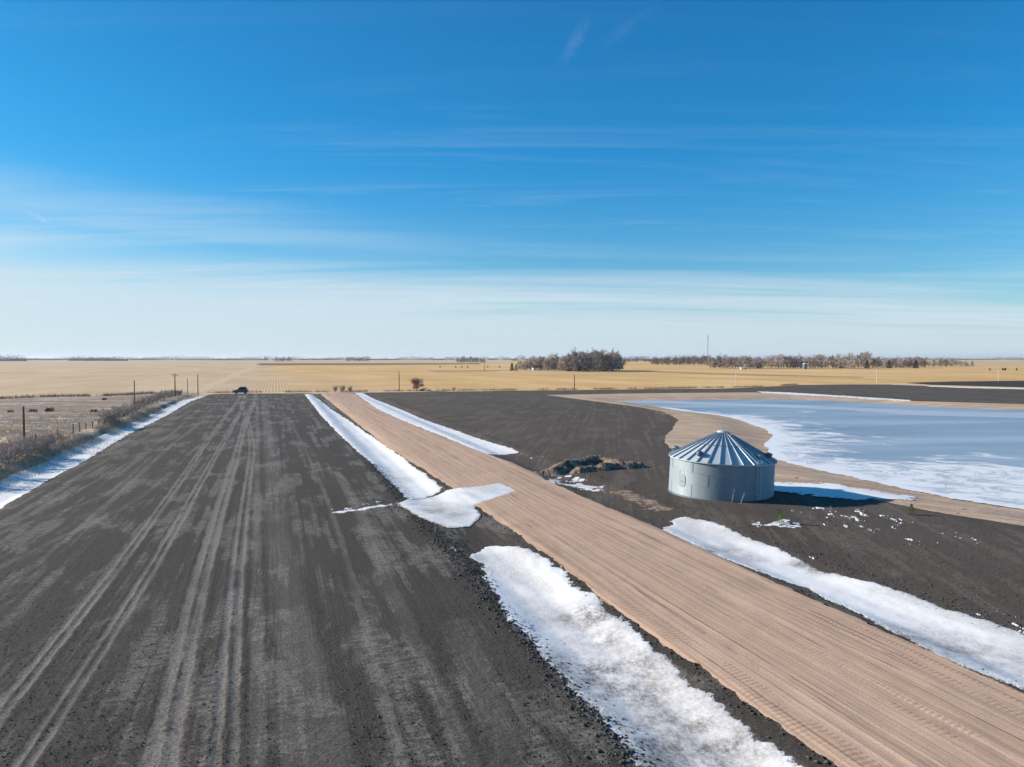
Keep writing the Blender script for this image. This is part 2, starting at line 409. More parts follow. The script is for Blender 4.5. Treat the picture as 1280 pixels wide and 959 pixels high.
# ice
m, n, b = mat('pond_ice'); c = n.coords()
i1 = n.noise(mul(n, rotp(n, R(-6)), (.012, .10, 1)), 1, 5, .55, .4); i2 = n.noise(mul(n, c, (.09, .35, 1)), 1, 7, .7, .8)
i3 = n.noise(mul(n, c, (.03, .05, 1)), 1, 3)
col = n.mix(n.mr(i1, .35, .68), (.245, .31, .375), (.37, .43, .485))
col = n.mix(n.mr(i2, .45, .8, 0, .4), col, (.28, .35, .42))
col = n.mix(n.mr(i3, .4, .7, 0, .35), col, (.10, .155, .22))
vor = n.new('ShaderNodeTexVoronoi', feature='DISTANCE_TO_EDGE'); n.put(vor.inputs['Vector'], n.vmath('ADD', mul(n, c, (.05, .08, 1)), n.new('ShaderNodeCombineXYZ').outputs[0])); vor.inputs['Scale'].default_value = 1.0
crk = n.mr(vor.outputs['Distance'], .012, .0, 0, .35); col = n.mix(crk, col, (.4, .45, .5))
sh = n.attr('shore')   # metres from the near shore, drift snow frozen on
f1 = n.noise(mul(n, rotp(n, R(35)), (.11, .20, 1)), 1, 9, .66, .9)
lim = n.math('ADD', n.math('MULTIPLY', n.math('SUBTRACT', f1, .5), 46), n.math('SUBTRACT', n.attr('drift'), sh))
wm = n.mr(lim, -3.5, 2.5)
hole = n.mr(n.noise(mul(n, c, (.28, .36, 1)), 1, 8, .75, .8), .40, .52, .4, 1)
wm = n.math('MULTIPLY', wm, hole)
isol = n.math('MULTIPLY', n.mr(n.noise(mul(n, c, (.05, .09, 1)), 1, 8, .7, .9), .63, .67), .7)
wm = n.math('MAXIMUM', n.math('MAXIMUM', wm, isol), n.mr(n.math('ADD', sh, n.math('MULTIPLY', n.math('SUBTRACT', f1, .5), 9)), 3.2, 1.6, 0, 1))
fs = n.mr(n.attr('farband'), .35, .65); wm = n.math('MAXIMUM', wm, n.math('MULTIPLY', fs, .35))
col = n.mix(wm, col, (.68, .71, .74))
n.put(b.inputs['Base Color'], col); n.put(b.inputs['Roughness'], n.mr(wm, 0, 1, .38, .8)); b.inputs['Specular IOR Level'].default_value = .35
n.put(b.inputs['Normal'], n.bump(n.math('ADD', n.math('MULTIPLY', wm, 1), n.math('MULTIPLY', i2, .2)), .5, .12)); M['ice'] = m

# stubble
m, n, b = mat('corn_stubble'); p = rotp(n)
r1 = n.noise(mul(n, p, (.03, .008, 1)), 1, 4, .6); r2 = n.noise(mul(n, p, (.0035, .012, 1)), 1, 4, .65, .3); r3 = n.noise(n.coords(), .35, 6, .7)
gold = n.mix(n.mr(r1, .35, .65), (.60, .385, .17), (.74, .50, .24))
gold = n.mix(n.mr(r2, .42, .62, 0, .65), gold, (.55, .34, .14))
gold = n.mix(n.mr(r3, .4, .7, 0, .5), gold, (.48, .30, .135))
sepx = n.new('ShaderNodeSeparateXYZ'); n.L.new(p, sepx.inputs[0]); Wn = sepx.outputs[0]; Ln = sepx.outputs[1]
pale = n.mix(n.mr(r1, .35, .65), (.50, .36, .225), (.60, .45, .29))
lf = n.mr(n.math('ADD', Wn, n.math('MULTIPLY', n.math('SUBTRACT', r1, .5), 60)), 20, -30)       # paler west of the farm lane
gold = n.mix(lf, gold, pale)
wr = n.new('ShaderNodeTexWave', wave_type='BANDS', bands_direction='X', wave_profile='SIN'); n.put(wr.inputs['Vector'], p); wr.inputs['Scale'].default_value = .26; wr.inputs['Distortion'].default_value = .5
rowz = n.math('MULTIPLY', n.mr(Wn, -26, -12), n.mr(Wn, 80, 15)); rowz = n.math('MULTIPLY', rowz, n.mr(Ln, 900, 350))
gold = n.mix(n.math('MULTIPLY', rowz, n.mr(wr.outputs['Fac'], .55, .95, 0, .55)), gold, (.60, .50, .38))
gold = n.mix(n.math('MULTIPLY', rowz, n.mr(wr.outputs['Fac'], .4, .1, 0, .35)), gold, (.30, .215, .13))
n.put(b.inputs['Base Color'], gold); b.inputs['Roughness'].default_value = .95; b.inputs['Specular IOR Level'].default_value = .05
n.put(b.inputs['Normal'], n.bump(r3, .6, .6)); M['stubble'] = m

# pasture
m, n, b = mat('dry_pasture'); p = rotp(n, R(5))
q1 = n.noise(mul(n, p, (.05, .13, 1)), 1, 6, .68, .5); q2 = n.noise(n.coords(), .8, 6, .75); q3 = n.noise(mul(n, p, (.07, .22, 1)), 1, 7, .72, .8)
col = n.mix(n.mr(q1, .35, .65), (.27, .20, .145), (.42, .335, .255)); col = n.mix(n.mr(q2, .42, .7, 0, .6), col, (.12, .085, .06))
col = n.mix(n.mr(q3, .55, .62, 0, .75), col, (.60, .61, .63))
n.put(b.inputs['Base Color'], col); b.inputs['Roughness'].default_value = .95; b.inputs['Specular IOR Level'].default_value = .05
n.put(b.inputs['Normal'], n.bump(q2, .8, .4)); M['pasture'] = m
M['track'] = simple('pale_dirt', (.58, .44, .30), .95, var=.2, vscale=.3, spec=.05)
M['strip_brown'] = simple('brown_stubble', (.19, .125, .085), .95, var=.2, vscale=.01, spec=.05)
M['strip_pale'] = simple('pale_stubble', (.50, .40, .26), .95, var=.15, vscale=.01, spec=.05)
M['strip_orange'] = simple('tan_stubble', (.37, .24, .13), .95, var=.15, vscale=.01, spec=.05)
M['bark'] = simple('grey_bark', (.17, .135, .11), .9, var=.3)
M['twig'] = simple('bare_twigs', (.50, .43, .38), .9, var=.35, vscale=.6)
M['twig_dark'] = simple('dark_twigs', (.33, .28, .25), .9, var=.35, vscale=.6)
M['twig_red'] = simple('reddish_twigs', (.42, .26, .19), .9, var=.3, vscale=1)
M['twig_brush'] = simple('brush_twigs', (.46, .37, .30), .9, var=.3, vscale=1)
M['cedar'] = simple('cedar_needles', (.030, .042, .024), .9, var=.35, vscale=2)
M['green'] = simple('green_needles', (.11, .15, .045), .8, var=.3, vscale=9)
M['straw'] = simple('dry_straw', (.46, .365, .27), .9, var=.3, vscale=2)
M['straw_dark'] = simple('dead_weeds', (.16, .115, .08), .9, var=.4, vscale=.5)
M['farwood'] = simple('far_wood', (.07, .065, .07), .95, var=.3, vscale=.02)
M['pole'] = simple('weathered_pole', (.13, .095, .075), .85, var=.25, vscale=4)
M['pole_pale'] = simple('pale_pole', (.62, .58, .52), .8, var=.1, vscale=4)
M['steel'] = simple('mast_steel', (.28, .29, .31), .5, metal=.6, var=.1)
M['white'] = simple('white_paint', (.78, .77, .74), .6, var=.05)
M['roofbrown'] = simple('brown_shingles', (.14, .075, .05), .9, var=.2)
M['glassdark'] = simple('dark_glass', (.012, .014, .017), .12, var=.1, spec=.6)
M['carpaint'] = simple('dark_car_paint', (.10, .125, .15), .3, metal=.4, var=.05, spec=.5)
M['black'] = simple('black_trim', (.012, .012, .013), .6, var=.1)
M['rim'] = simple('alloy_rim', (.35, .35, .36), .35, metal=.8, var=.05)
M['lamp'] = simple('lamp_glass', (.6, .6, .58), .2, var=.05, spec=.6)
M['bale'] = simple('hay', (.22, .15, .085), .95, var=.3, vscale=3)
M['stake'] = simple('rusty_stake', (.22, .075, .04), .9, var=.2)

# galvanised steel for the bin
def galv(name, base, rough, metal, spangle=.12):
    m, n, b = mat(name); c = n.coords()
    v = n.new('ShaderNodeTexVoronoi'); n.put(v.inputs['Vector'], mul(n, c, (1, 1, 1))); v.inputs['Scale'].default_value = 9
    sepc = n.new('ShaderNodeSeparateColor'); n.L.new(v.outputs['Color'], sepc.inputs[0])
    f = n.noise(mul(n, c, (1.2, 1.2, .35)), 1, 5, .65)
    st = n.noise(mul(n, c, (5, 5, .18)), 1, 4, .6)
    k = n.math('ADD', n.math('MULTIPLY', sepc.outputs[0], spangle), n.mr(f, .3, .7, 0, .3))
    col = n.mix(k, base, tuple(q * .68 for q in base)); col = n.mix(n.mr(st, .58, .75, 0, .22), col, tuple(q * .6 for q in base))
    n.put(b.inputs['Base Color'], col); b.inputs['Metallic'].default_value = metal
    n.put(b.inputs['Roughness'], n.mr(f, .3, .7, rough, rough + .12)); return m
M['galv'] = galv('galvanised_wall', (.265, .325, .36), .55, .35)
M['galvroof'] = galv('galvanised_roof', (.50, .57, .61), .48, .15, .06)
M['galvrib_shade'] = galv('galvanised_rib_shade', (.25, .32, .38), .45, .35)  # same steel as the roof; the ribs' blue shade is put into the colour
M['galvdark'] = galv('galvanised_trim', (.16, .19, .22), .5, .4)

# ---------------------------------------------------------------- the setting
def nz(amp, f, seed): return lambda x, y: amp * fbm(x * f, y * f, 5, seed)
TRACKS = [  # (pixel polyline, half width m, strength)
 ([(-40, 940), (0, 899), (35, 864), (88, 790), (141, 715), (177, 666), (212, 620), (233, 590), (255, 557), (278, 526), (295, 504), (303, 494)], .27, .85, .21),
 ([(-20, 1030), (28, 959), (71, 903), (134, 807), (194, 705), (240, 620), (252, 600), (266, 577), (283, 545), (300, 518), (306, 494)], .27, .9, .21),
 ([(180, 1050), (192, 959), (208, 867), (230, 779), (258, 701), (279, 620), (285, 600), (295, 571), (302, 543), (307, 523), (318, 503), (320, 492)], .42, .85, .27),
 ([(276, 1050), (279, 959), (283, 832), (293, 726), (306, 620), (312, 590), (316, 563), (313, 540), (310, 527), (302, 507), (299, 494)], .30, .85, .25),
 ([(322, 1050), (320, 846), (323, 691), (320, 620), (322, 560), (322, 500)], .35, .38, 0),
 ([(430, 1050), (403, 938), (367, 832), (353, 726), (345, 640), (338, 560), (330, 500)], 1.0, .36, 0),
 ([(395, 1050), (368, 938), (345, 832)], .7, .32, 0),
 ([(530, 1050), (506, 959), (480, 873), (453, 773), (423, 660), (395, 590), (360, 520)], .22, .36, 0),
 ([(640, 1050), (580, 959), (566, 906), (526, 813), (483, 726), (450, 640), (420, 590)], .45, .30, 0),
 ([(-40, 735), (0, 708), (80, 670), (170, 627), (215, 590)], .35, .34, 0),
 ([(-40, 682), (0, 666), (134, 620), (190, 570)], .3, .25, 0),
 ([(100, 660), (159, 610), (190, 578), (220, 552), (262, 520)], .35, .45, 0),
 ([(80, 606), (127, 579), (191, 541), (240, 512)], .35, .35, 0),
 ([(60, 630), (130, 598), (200, 553), (250, 512)], .25, .25, 0),
 ([(620, 1050), (640, 959), (600, 860), (570, 780)], .8, .25, 0),
]
def smooth_line(pl):
    wl = np.array([WL(*q) for q in pl]); o_ = np.argsort(wl[:, 1]); wl = wl[o_]; L = np.linspace(wl[0, 1], wl[-1, 1], 260)
    W = np.interp(L, wl[:, 1], wl[:, 0]); k = 23; Wp = np.pad(W, k, mode='reflect', reflect_type='odd'); W = np.convolve(Wp, np.ones(2 * k + 1) / (2 * k + 1), 'same')[k:-k]
    return [XY(a, b) for a, b in zip(W[::6], L[::6])]
TRK = [(smooth_line(PG([(a, min(b, 1050)) for a, b in p])), w_, s_, d_) for p, w_, s_, d_ in TRACKS]
def track_attr(x, y, s=None):
    out = np.zeros(x.shape)
    j = .10 * fbm(x / .7, y / .7, 4, 77); j2 = .5 + 1.1 * (fbm(x / 4, y / 4, 4, 78) + .35)
    for pl, w_, st, dbl in TRK:
        d = polydist(x, y, pl, False) + j * (1 if w_ < .6 else 2)
        if dbl: d = np.abs(d - dbl) ; ww = w_ * .62
        else: ww = w_
        out = np.maximum(out, st * 1.35 * sstep(ww * 1.15, ww * .45, d) * np.clip(j2, .6, 1.15))
    return out
def track_depth(x, y):
    out = np.zeros(x.shape)
    for pl, w_, st, dbl in TRK:
        if dbl:
            d = polydist(x, y, pl, False); d1 = np.abs(d - dbl)
            out = out - .024 * sstep(w_ * .7, 0, d1) + .014 * sstep(.2, 0, np.abs(d1 - w_ * .9))
    return out
BASE = make_grid(720, .5, -1.08, 1.08, 2.6)

# golden stubble plain, one sheet out to the horizon
FIELD_PX = [(-300, 760), (0, 629), (53, 599), (117, 568), (159, 541), (207, 518), (239, 500), (262, 493.2), (300, 492), (380, 491.6), (400, 491),
            (520, 489.3), (620, 488.6), (700, 488), (820, 486.5), (900, 486), (940, 484.5), (996, 481.5), (1060, 480.6), (1117, 480.8), (1162, 482.6), (1280, 486.5), (1600, 494),
            (1640, 900), (1640, 1120), (-300, 1120)]
FIELD = PG(FIELD_PX)
gr = sheet('ground', M['stubble'], lambda x, y: np.ones(x.shape), 0, lambda x, y, s: -.35 * sstep(.5, 4, polydist(x, y, FIELD)), grid=BASE)
big = MB(); big.add([(-26000, -26000, -2), (26000, -26000, -2), (26000, 26000, -2), (-26000, 26000, -2)], [(0, 1, 2, 3)])
bo = big.build('ground_base', M['stubble'])
tag(gr, 'golden corn stubble plain running out to the flat horizon', 'ground', kind='structure')
tag(bo, 'same stubble plain continuing far out of view below the horizon', 'ground', kind='structure')

def clipbig(poly): return poly
def field_sdf(x, y): return polydist(x, y, FIELD) + np.where(y < 250, .25, .8) * fbm(x / 3, y / 3, 4, 3)
grid_f = make_grid(700, 20, -1.08, 1.08, 2.0)
def west_part(x, y):
    W, L = WL(x, y); return np.minimum(field_sdf(x, y), 16.2 - W)
def east_part(x, y):
    W, L = WL(x, y); return np.minimum(field_sdf(x, y), W - 16.2)
fw = sheet('field', M['soil'], west_part, .012, lambda x, y, s: track_depth(x, y) + .03 * np.clip(1 - (y - 20) / 60, 0, 1) * fbm(x * 3.1, y * 3.1, 3, 8), grid_f, {'track': track_attr})
tag(fw, 'dark grey tilled field with pale tyre tracks left of the road', 'field', kind='structure')
fe = sheet('field', M['soil_east'], east_part, .012, lambda x, y, s: .04 * np.clip(1 - (y - 20) / 90, 0, 1) * fbm(x * 2.1, y * 2.1, 3, 8), grid_f)
tag(fe, 'dark brown bare field right of the road around the grain bin', 'field', kind='structure')

ROAD_L = [(400, 492), (404, 495.5), (440, 525), (482, 558), (513, 578), (565, 611), (596, 634), (651, 672), (683, 695), (719, 721), (752, 751), (799, 783), (841, 815), (935, 880), (1044, 959), (1170, 1050)]
ROAD_R = [(1700, 1060), (1280, 871), (1126, 800), (988, 738), (882, 689), (825, 662), (759, 635), (705, 611), (684, 602), (673, 594), (640, 579), (611, 569), (569, 553), (531, 538), (501, 525.5), (470, 511), (442, 492)]
ROAD = PG(ROAD_L) + PG(ROAD_R)
rd = sheet('road', M['road'], lambda x, y: polydist(x, y, ROAD) + .24 * fbm(x / .9, y / .9, 6, 41, .65), .075,
           lambda x, y, s: .03 * np.clip(1 - (y - 20) / 60, 0, 1) * fbm(WL(x, y)[0] * 2.5, WL(x, y)[1] * .12, 3, 18), grid_f)
tag(rd, 'wide tan dirt road running diagonally between snowy ditches', 'road', kind='structure')

SAND_PX = [(682, 494.3), (820, 492), (940, 491), (1030, 494.5), (1145, 502), (1280, 506), (1500, 513), (1690, 540), (1690, 760), (1500, 712),
           (1280, 661), (1179, 645), (1126, 634), (1070, 622), (1015, 610), (965, 602), (900, 590), (850, 572), (838, 561), (829, 549), (838, 540), (848, 526), (833, 516.5), (795, 509), (745, 502.5)]
SAND = [GZ(a, b, -.1) for a, b in SAND_PX]
sand = sheet('sand', M['sand'], lambda x, y: polydist(x, y, SAND) + .5 * fbm(x / 3, y / 3, 5, 51), .035,
             lambda x, y, s: .05 * fbm(x / 1.5, y / 1.5, 3, 19) * np.clip(1 - y / 220, 0, 1), grid_f)
tag(sand, 'tan sand bank around the frozen pond', 'sand', kind='structure')

SHORE = [GZ(px, py, POND_Z) for px, py in [(1700, 740), (1500, 684), (1280, 637), (1179, 622), (1099, 604), (1033, 590), (985, 580), (963, 570), (956, 558), (966, 543), (940, 529), (902, 520), (855, 514), (827, 510)]]
FARB = [GZ(px, py, POND_Z) for px, py in [(770, 501), (940, 506), (1060, 511), (1160, 516), (1280, 519), (1500, 528)]]
def drift(x, y, s):
    # how far the crusted snow reaches out from the shore, wider toward the right
    t = (x / y); return np.interp(t, [.24, .30, .36, .42, .50, .60, .72, 1.0], [-2, 4, 10, 8, 11, 18, 26, 30]) - 1
ice = sheet('pond_ice', M['ice'], lambda x, y: polydist(x, y, POND) + .8 * fbm(x / 2, y / 2, 6, 61, .65), 0, None, grid_f,
            {'shore': lambda x, y, s: polydist(x, y, SHORE, False), 'drift': drift,
             'farband': lambda x, y, s: sstep(14, 3, polydist(x, y, FARB, False) + 9 * fbm(x / 40, y / 15, 4, 5))})
co = np.empty(len(ice.data.vertices) * 3, np.float32); ice.data.vertices.foreach_get('co', co); co = co.reshape(-1, 3); co[:, 2] = POND_Z; ice.data.vertices.foreach_set('co', co.ravel()); ice.data.update()
tag(ice, 'frozen pale blue pond with white crusted ice along its near shore', 'pond', kind='structure')

PAST_PX = [(-600, 520), (0, 499), (60, 496.5), (130, 495.5), (180, 493), (222, 490.5), (250, 492.5), (240, 499), (205, 512), (148, 535), (88, 562), (0, 600), (-300, 735), (-600, 900)]
PAST = PG(PAST_PX)
pas = sheet('pasture', M['pasture'], lambda x, y: polydist(x, y, PAST) + .8 * fbm(x / 5, y / 5, 4, 71), .02,
            lambda x, y, s: .12 * fbm(x / 1.5, y / 1.5, 3, 19) * np.clip(1 - y / 260, 0, 1), grid_f)
tag(pas, 'rough tan grey pasture with thin snow beyond the left fence', 'pasture', kind='structure')

# farm tracks and far field strips
def strip(name, matn, px, off, label, kind='structure', noise=.6, st=2.0, cat='field'):
    poly = [GZ(a, b) for a, b in px]; ts = [HC * FPX / q[1] for q in poly]; ss = [q[0] / q[1] for q in poly]
    gd = make_grid(max(ts) + 2, max(.6, min(ts) - 1), min(ss) - .01, max(ss) + .01, st)
    o = sheet(name, M[matn], lambda x, y: polydist(x, y, poly) + noise * fbm(x / 12, y / 12, 4, 6), off, None, gd)
    return tag(o, label, cat, kind=kind)
strip('track', 'track', [(255, 490.6), (255, 492.6), (400, 491.6), (620, 489.0), (620, 488.0), (400, 490.0)], .03, 'narrow pale dirt track crossing behind the dark field', noise=.5, cat='track')
strip('track', 'track', [(241, 489), (300, 463.5), (318, 456.5), (322, 453), (327, 453), (324, 457), (309, 465), (270, 483), (255, 490)], .03, 'pale dirt lane running straight away toward the horizon', noise=.8, cat='track')
strip('track', 'strip_pale', [(620, 463.4), (620, 464.4), (740, 466), (800, 466), (800, 465), (700, 464)], .03, 'pale farm drive in front of the bare tree grove', noise=.8, cat='track')
strip('field', 'strip_brown', [(322, 454.2), (321, 457.0), (480, 456.2), (600, 455.4), (600, 454.2)], .03, 'dark brown strip of ground far behind the stubble', noise=3)
strip('field', 'strip_pale', [(330, 451.5), (325, 453.8), (640, 454.6), (640, 452)], .03, 'pale stubble strip just below the far tree line', noise=3)
strip('field', 'strip_orange', [(530, 463), (545, 465.2), (640, 464.3), (640, 463)], .03, 'tan strip of stubble left of the grove drive', noise=2)
strip('field', 'strip_orange', [(780, 463.8), (900, 468.5), (1080, 472.5), (1080, 471.2), (900, 467), (780, 463)], .03, 'thin tan furrow line through the golden field', noise=1.5)
strip('field', 'soil_far', [(1130, 478.6), (1190, 477.0), (1280, 476.0), (1500, 474.5), (1500, 490), (1280, 484.4), (1162, 481.2)], .03, 'dark bare field beyond the thin snow line at right', noise=.8)
strip('track', 'track', [(1110, 479.4), (1162, 480.8), (1162, 482.8), (1110, 481.0)], .045, 'short pale bare strip beside the far dark field', noise=.6, cat='track')
strip('field', 'strip_pale', [(-300, 452), (-300, 454.5), (320, 453.4), (320, 451.6)], .03, 'pale strip under the far tree line on the left', noise=3)
strip('field', 'strip_pale', [(1060, 455), (1216, 456), (1300, 457), (1300, 452.5), (1220, 452)], .03, 'pale stubble strip behind the right tree row', noise=3)

# ---------------------------------------------------------------- snow banks
DIRT = [(G(*p), r_, a_) for p, r_, a_ in [((738, 772), 1.5, .9), ((752, 800), 1.6, .5), ((745, 845), 2.0, .9), ((790, 868), 1.8, .8), ((770, 905), 1.6, .6), ((850, 915), 2.0, .7), ((815, 940), 1.7, 1.0), ((900, 945), 1.6, .7), ((780, 838), 1.8, .7),
        ((872, 688), 1.3, 1.1), ((905, 690), 1.6, .6), ((935, 700), 1.2, .5), ((1010, 705), 1.0, 1.3), ((1028, 712), .9, 1.3), ((1150, 800), 2.2, .6), ((1200, 818), 2.4, .6), ((1250, 830), 2.2, .5), ((545, 640), 1.4, .8), ((528, 632), 1.2, .6), ((570, 645), 1.1, .6),
        ((500, 600), 1.5, .35), ((700, 600), 1.0, .8)]]
def dirt_attr(x, y, s):
    v = np.zeros(x.shape); q = fbm(x * 1.6, y * 1.6, 6, 777, .75)
    for (cx, cy), r_, a_ in DIRT: v = np.maximum(v, a_ * np.exp(-((x - cx) ** 2 + (y - cy) ** 2) / r_ ** 2))
    return np.clip(v * (.95 + 1.1 * q), 0, 1)
def snow(px, label, th=.28, amp=.25, matn='snow', nf=.9, step=1.0, seed=0, bbox=None, group='snow banks left in the ditches', lump=.03, name='snow_bank', base=0):
    poly = PG(px); ts = [HC * FPX / q[1] for q in poly]; ss = [q[0] / q[1] for q in poly]
    gd = make_grid(min(720, max(ts) + 8), min(ts) - 2, max(-1.05, min(ss) - .01), min(1.1, max(ss) + .01), step * .9)
    sd = lambda x, y: polydist(x, y, poly) + amp * fbm(x * nf, y * nf, 8, 100 + seed, .70) * 2
    o = sheet(name, M[matn], sd, 0, lambda x, y, s: base - .02 + th * .30 * (1 - np.exp(-np.maximum(s, 0) / .22)) + lump * (1 - np.exp(-s / .6)) * fbm(x * .7, y * .7, 4, 200 + seed, .5), gd,
              {'edge': lambda x, y, s: s, 'dirt': dirt_attr})
    return tag(o, label, 'snow bank', group)
snow([(-120, 668), (0, 597), (40, 582), (88, 560), (118, 547), (149, 533), (180, 522), (207, 510), (228, 500), (262, 493.4), (250, 498), (239, 502), (207, 521), (178, 535), (159, 545), (117, 570), (100, 580), (53, 606), (0, 637), (-120, 700)],
     'long blue-white snow strip between the brush berm and the left field', .22, .22, 'snow_clean', seed=1)
snow([(380, 493), (391, 493), (400, 500), (414, 511), (435, 524), (459, 541), (482, 556), (505, 571), (520, 584), (533, 592), (553, 609), (551, 615), (522, 625), (508, 627), (495, 612), (483, 600), (458, 574), (440, 560), (430, 550), (414, 534), (400, 519), (388, 503)],
     'white snow bank in the ditch left of the road, beyond the snow-covered crossing', .25, .16, 'snow_clean', seed=2, nf=1.1)
snow([(442, 491.3), (454, 491.3), (470, 499.5), (487, 506), (505, 513), (531, 524.5), (564, 535.5), (599, 548), (623, 555), (641, 560), (651, 566), (630, 569), (611, 568.5), (595, 564), (569, 552.5), (531, 537.5), (501, 525.5), (470, 511)],
     'white snow bank along the right edge of the road far away', .22, .14, 'snow_clean', seed=3, nf=1.1)
snow([(497, 630), (508, 625.5), (558, 614), (601, 608.5), (626, 604), (648, 614.5), (630, 621), (594, 634), (600, 646), (587, 660), (558, 661), (529, 650), (506, 637)],
     'snow sheet spilling across the road at the crossing', .16, .12, seed=4, nf=1.6, base=.07)
snow([(585, 696), (606, 684), (622, 681), (640, 682), (660, 687), (679, 695), (706, 711), (716, 729), (742, 742), (766, 765), (796, 784), (841, 831), (885, 866), (930, 901), (1012, 959), (1130, 1050),
      (890, 1050), (796, 959), (762, 914), (719, 866), (676, 826), (666, 806), (645, 785), (626, 764), (603, 722), (600, 705)],
     'large dirty snow bank in the near ditch left of the road', .30, .17, seed=5, nf=1.3)
snow([(824, 662), (840, 650), (853, 646), (894, 652), (920, 664), (947, 677), (975, 686), (1000, 697), (1025, 714), (1044, 716), (1105, 731), (1186, 760), (1280, 793), (1500, 868),
      (1500, 952), (1280, 864), (1166, 818), (1126, 796), (1065, 765), (1004, 735), (960, 719), (914, 703), (878, 688)],
     'long snow bank in the near ditch right of the road below the bin', .28, .17, seed=6, nf=1.2)
snow([(677, 601), (698, 592), (716, 593), (734, 598), (742, 606), (756, 608), (760, 617), (734, 615), (702, 606), (680, 607)],
     'small snow patch at the foot of the dirt mound', .12, .3, seed=7, nf=1.5, name='snow_patch', group='snow patches on the bare field')
snow([(933, 655.5), (943, 649), (960, 650), (978, 646.6), (1003, 652), (1010, 658), (990, 661), (969, 661), (945, 659)],
     'oval snow patch around a small green seedling', .09, .45, 'snow_clean', seed=8, nf=1.5, name='snow_patch', group='snow patches on the bare field')
snow([(960, 604), (1006, 604), (1046, 606), (1084, 613), (1110, 617), (1145, 622), (1140, 626), (1092, 625), (1075, 627), (1046, 624), (1006, 619), (964, 614)],
     'ragged snow patch lying behind the shadow of the grain bin', .06, .62, 'snow_clean', base=.085, seed=9, nf=1.1, name='snow_patch', group='snow patches on the bare field')
snow([(946, 489.2), (985, 490.6), (1060, 495.0), (1137, 500.2), (1137, 501.6), (1060, 497.4), (985, 493.4), (950, 491)],
     'thin snow strip along the far bank of the pond', .25, .5, 'snow_clean', step=1, seed=10, nf=.2, group='snow strips beyond the pond')
snow([(1158, 482), (1200, 483.6), (1280, 485.4), (1400, 488.5), (1400, 489.8), (1280, 486.8), (1200, 485), (1160, 483.2)],
     'thin snow strip between the two far dark fields', .25, .5, 'snow_clean', step=1, seed=11, nf=.2, group='snow strips beyond the pond')
snow([(417, 641.5), (425, 638.5), (445, 636.5), (470, 632), (497, 629.5), (497, 631.5), (470, 635), (445, 639), (425, 642)],
     'thin broken tail of snow reaching into the left field', .05, .30, 'snow_clean', base=.03, seed=12, nf=1.2, name='snow_patch', group='snow patches on the bare field', lump=.05)
# crumbs of snow scattered over the east field
CR = [((1030, 637), 2.0, .8), ((1050, 640), 2.2, .9), ((1068, 644), 2.0, .9), ((1095, 650), 1.5, .8), ((1118, 652), 1.5, .7), ((1075, 659), 1.6, .8), ((1150, 677), 1.0, .6), ((1202, 673), 1.2, .9),
      ((665, 571), 1.2, .8), ((722, 601), 1.2, .8), ((1172, 664), .8, .6), ((645, 571), 1.6, .9), ((1240, 779), 1.5, .5), ((1262, 785), 1.5, .5), ((592, 692), 1.2, .6), ((668, 590), 1.4, .9), ((980, 690), 1.5, .5), ((1190, 668), 1.2, .5),
      ((433, 637), 1.0, .7), ((463, 633), 1.2, .8), ((483, 630), 1.2, .9), ((1010, 640), 1.0, .6)]
CRG = [(G(*p), r_, k * (.75 if p[0] > 1140 else 1)) for p, r_, k in CR]
def crumb_sdf(x, y):
    v = np.full(x.shape, -1.0)
    nn = fbm(x * 1.6, y * 1.0, 6, 91, .7)
    for (cx, cy), r_, k in CRG:
        v = np.maximum(v, nn + .28 * k - .30 * (((x - cx) / (1.5 * r_)) ** 2 + ((y - cy) / (1.3 * r_)) ** 2))
    return (v - .55) * .6
cg = make_grid(350, 110, -.28, .72, 1.0)
o = sheet('snow_crumbs', M['snow_clean'], crumb_sdf, 0, lambda x, y, s: .012 + .06 * (1 - np.exp(-np.maximum(s, 0) / .08)), cg, {'edge': lambda x, y, s: s * 4})
tag(o, 'small scattered crumbs of snow on the bare soil', 'snow', kind='stuff')

# ---------------------------------------------------------------- dirt mound, clods
m, n, b = mat('mound_dirt'); c = n.coords(); f = n.noise(c, .9, 6, .7, .4)
n.put(b.inputs['Base Color'], n.mix(n.mr(f, .42, .6), (.085, .065, .05), (.34, .24, .165))); b.inputs['Roughness'].default_value = .95
n.put(b.inputs['Normal'], n.bump(n.noise(c, 4, 6, .75), .9, .25)); M['mound'] = m
def mound(px, label, hw, ht, seed):
    pl = PG(px); ts = [HC * FPX / q[1] for q in pl]; ss = [q[0] / q[1] for q in pl]
    gd = make_grid(max(ts) + 14, min(ts) - 10, min(ss) - .05, max(ss) + .05, .8)
    sd = lambda x, y: hw - polydist(x, y, pl, False) + .7 * fbm(x * .8, y * .8, 5, seed)
    o = sheet('dirt_mound', M['mound'], sd, 0, lambda x, y, s: ht * sstep(-.1, hw, s) * (1 + .5 * fbm(x * .7, y * .55, 4, seed + 5, .42)), gd, None, True)
    tag(o, label, 'dirt mound')
mound([(690, 593), (703, 588), (722, 582), (748, 579.5), (775, 583)], 'long low mound of brown and dark dirt beside the road crossing', 1.8, .85, 301)
mound([(722, 590), (745, 587), (770, 585), (800, 584)], 'low dark ridge of dirt just behind the brown mound', 1.2, .6, 305)
mound([(776, 615), (795, 622), (815, 632), (822, 636)], 'flat brown smear of dirt between the road and the bin', 1.1, .09, 309)

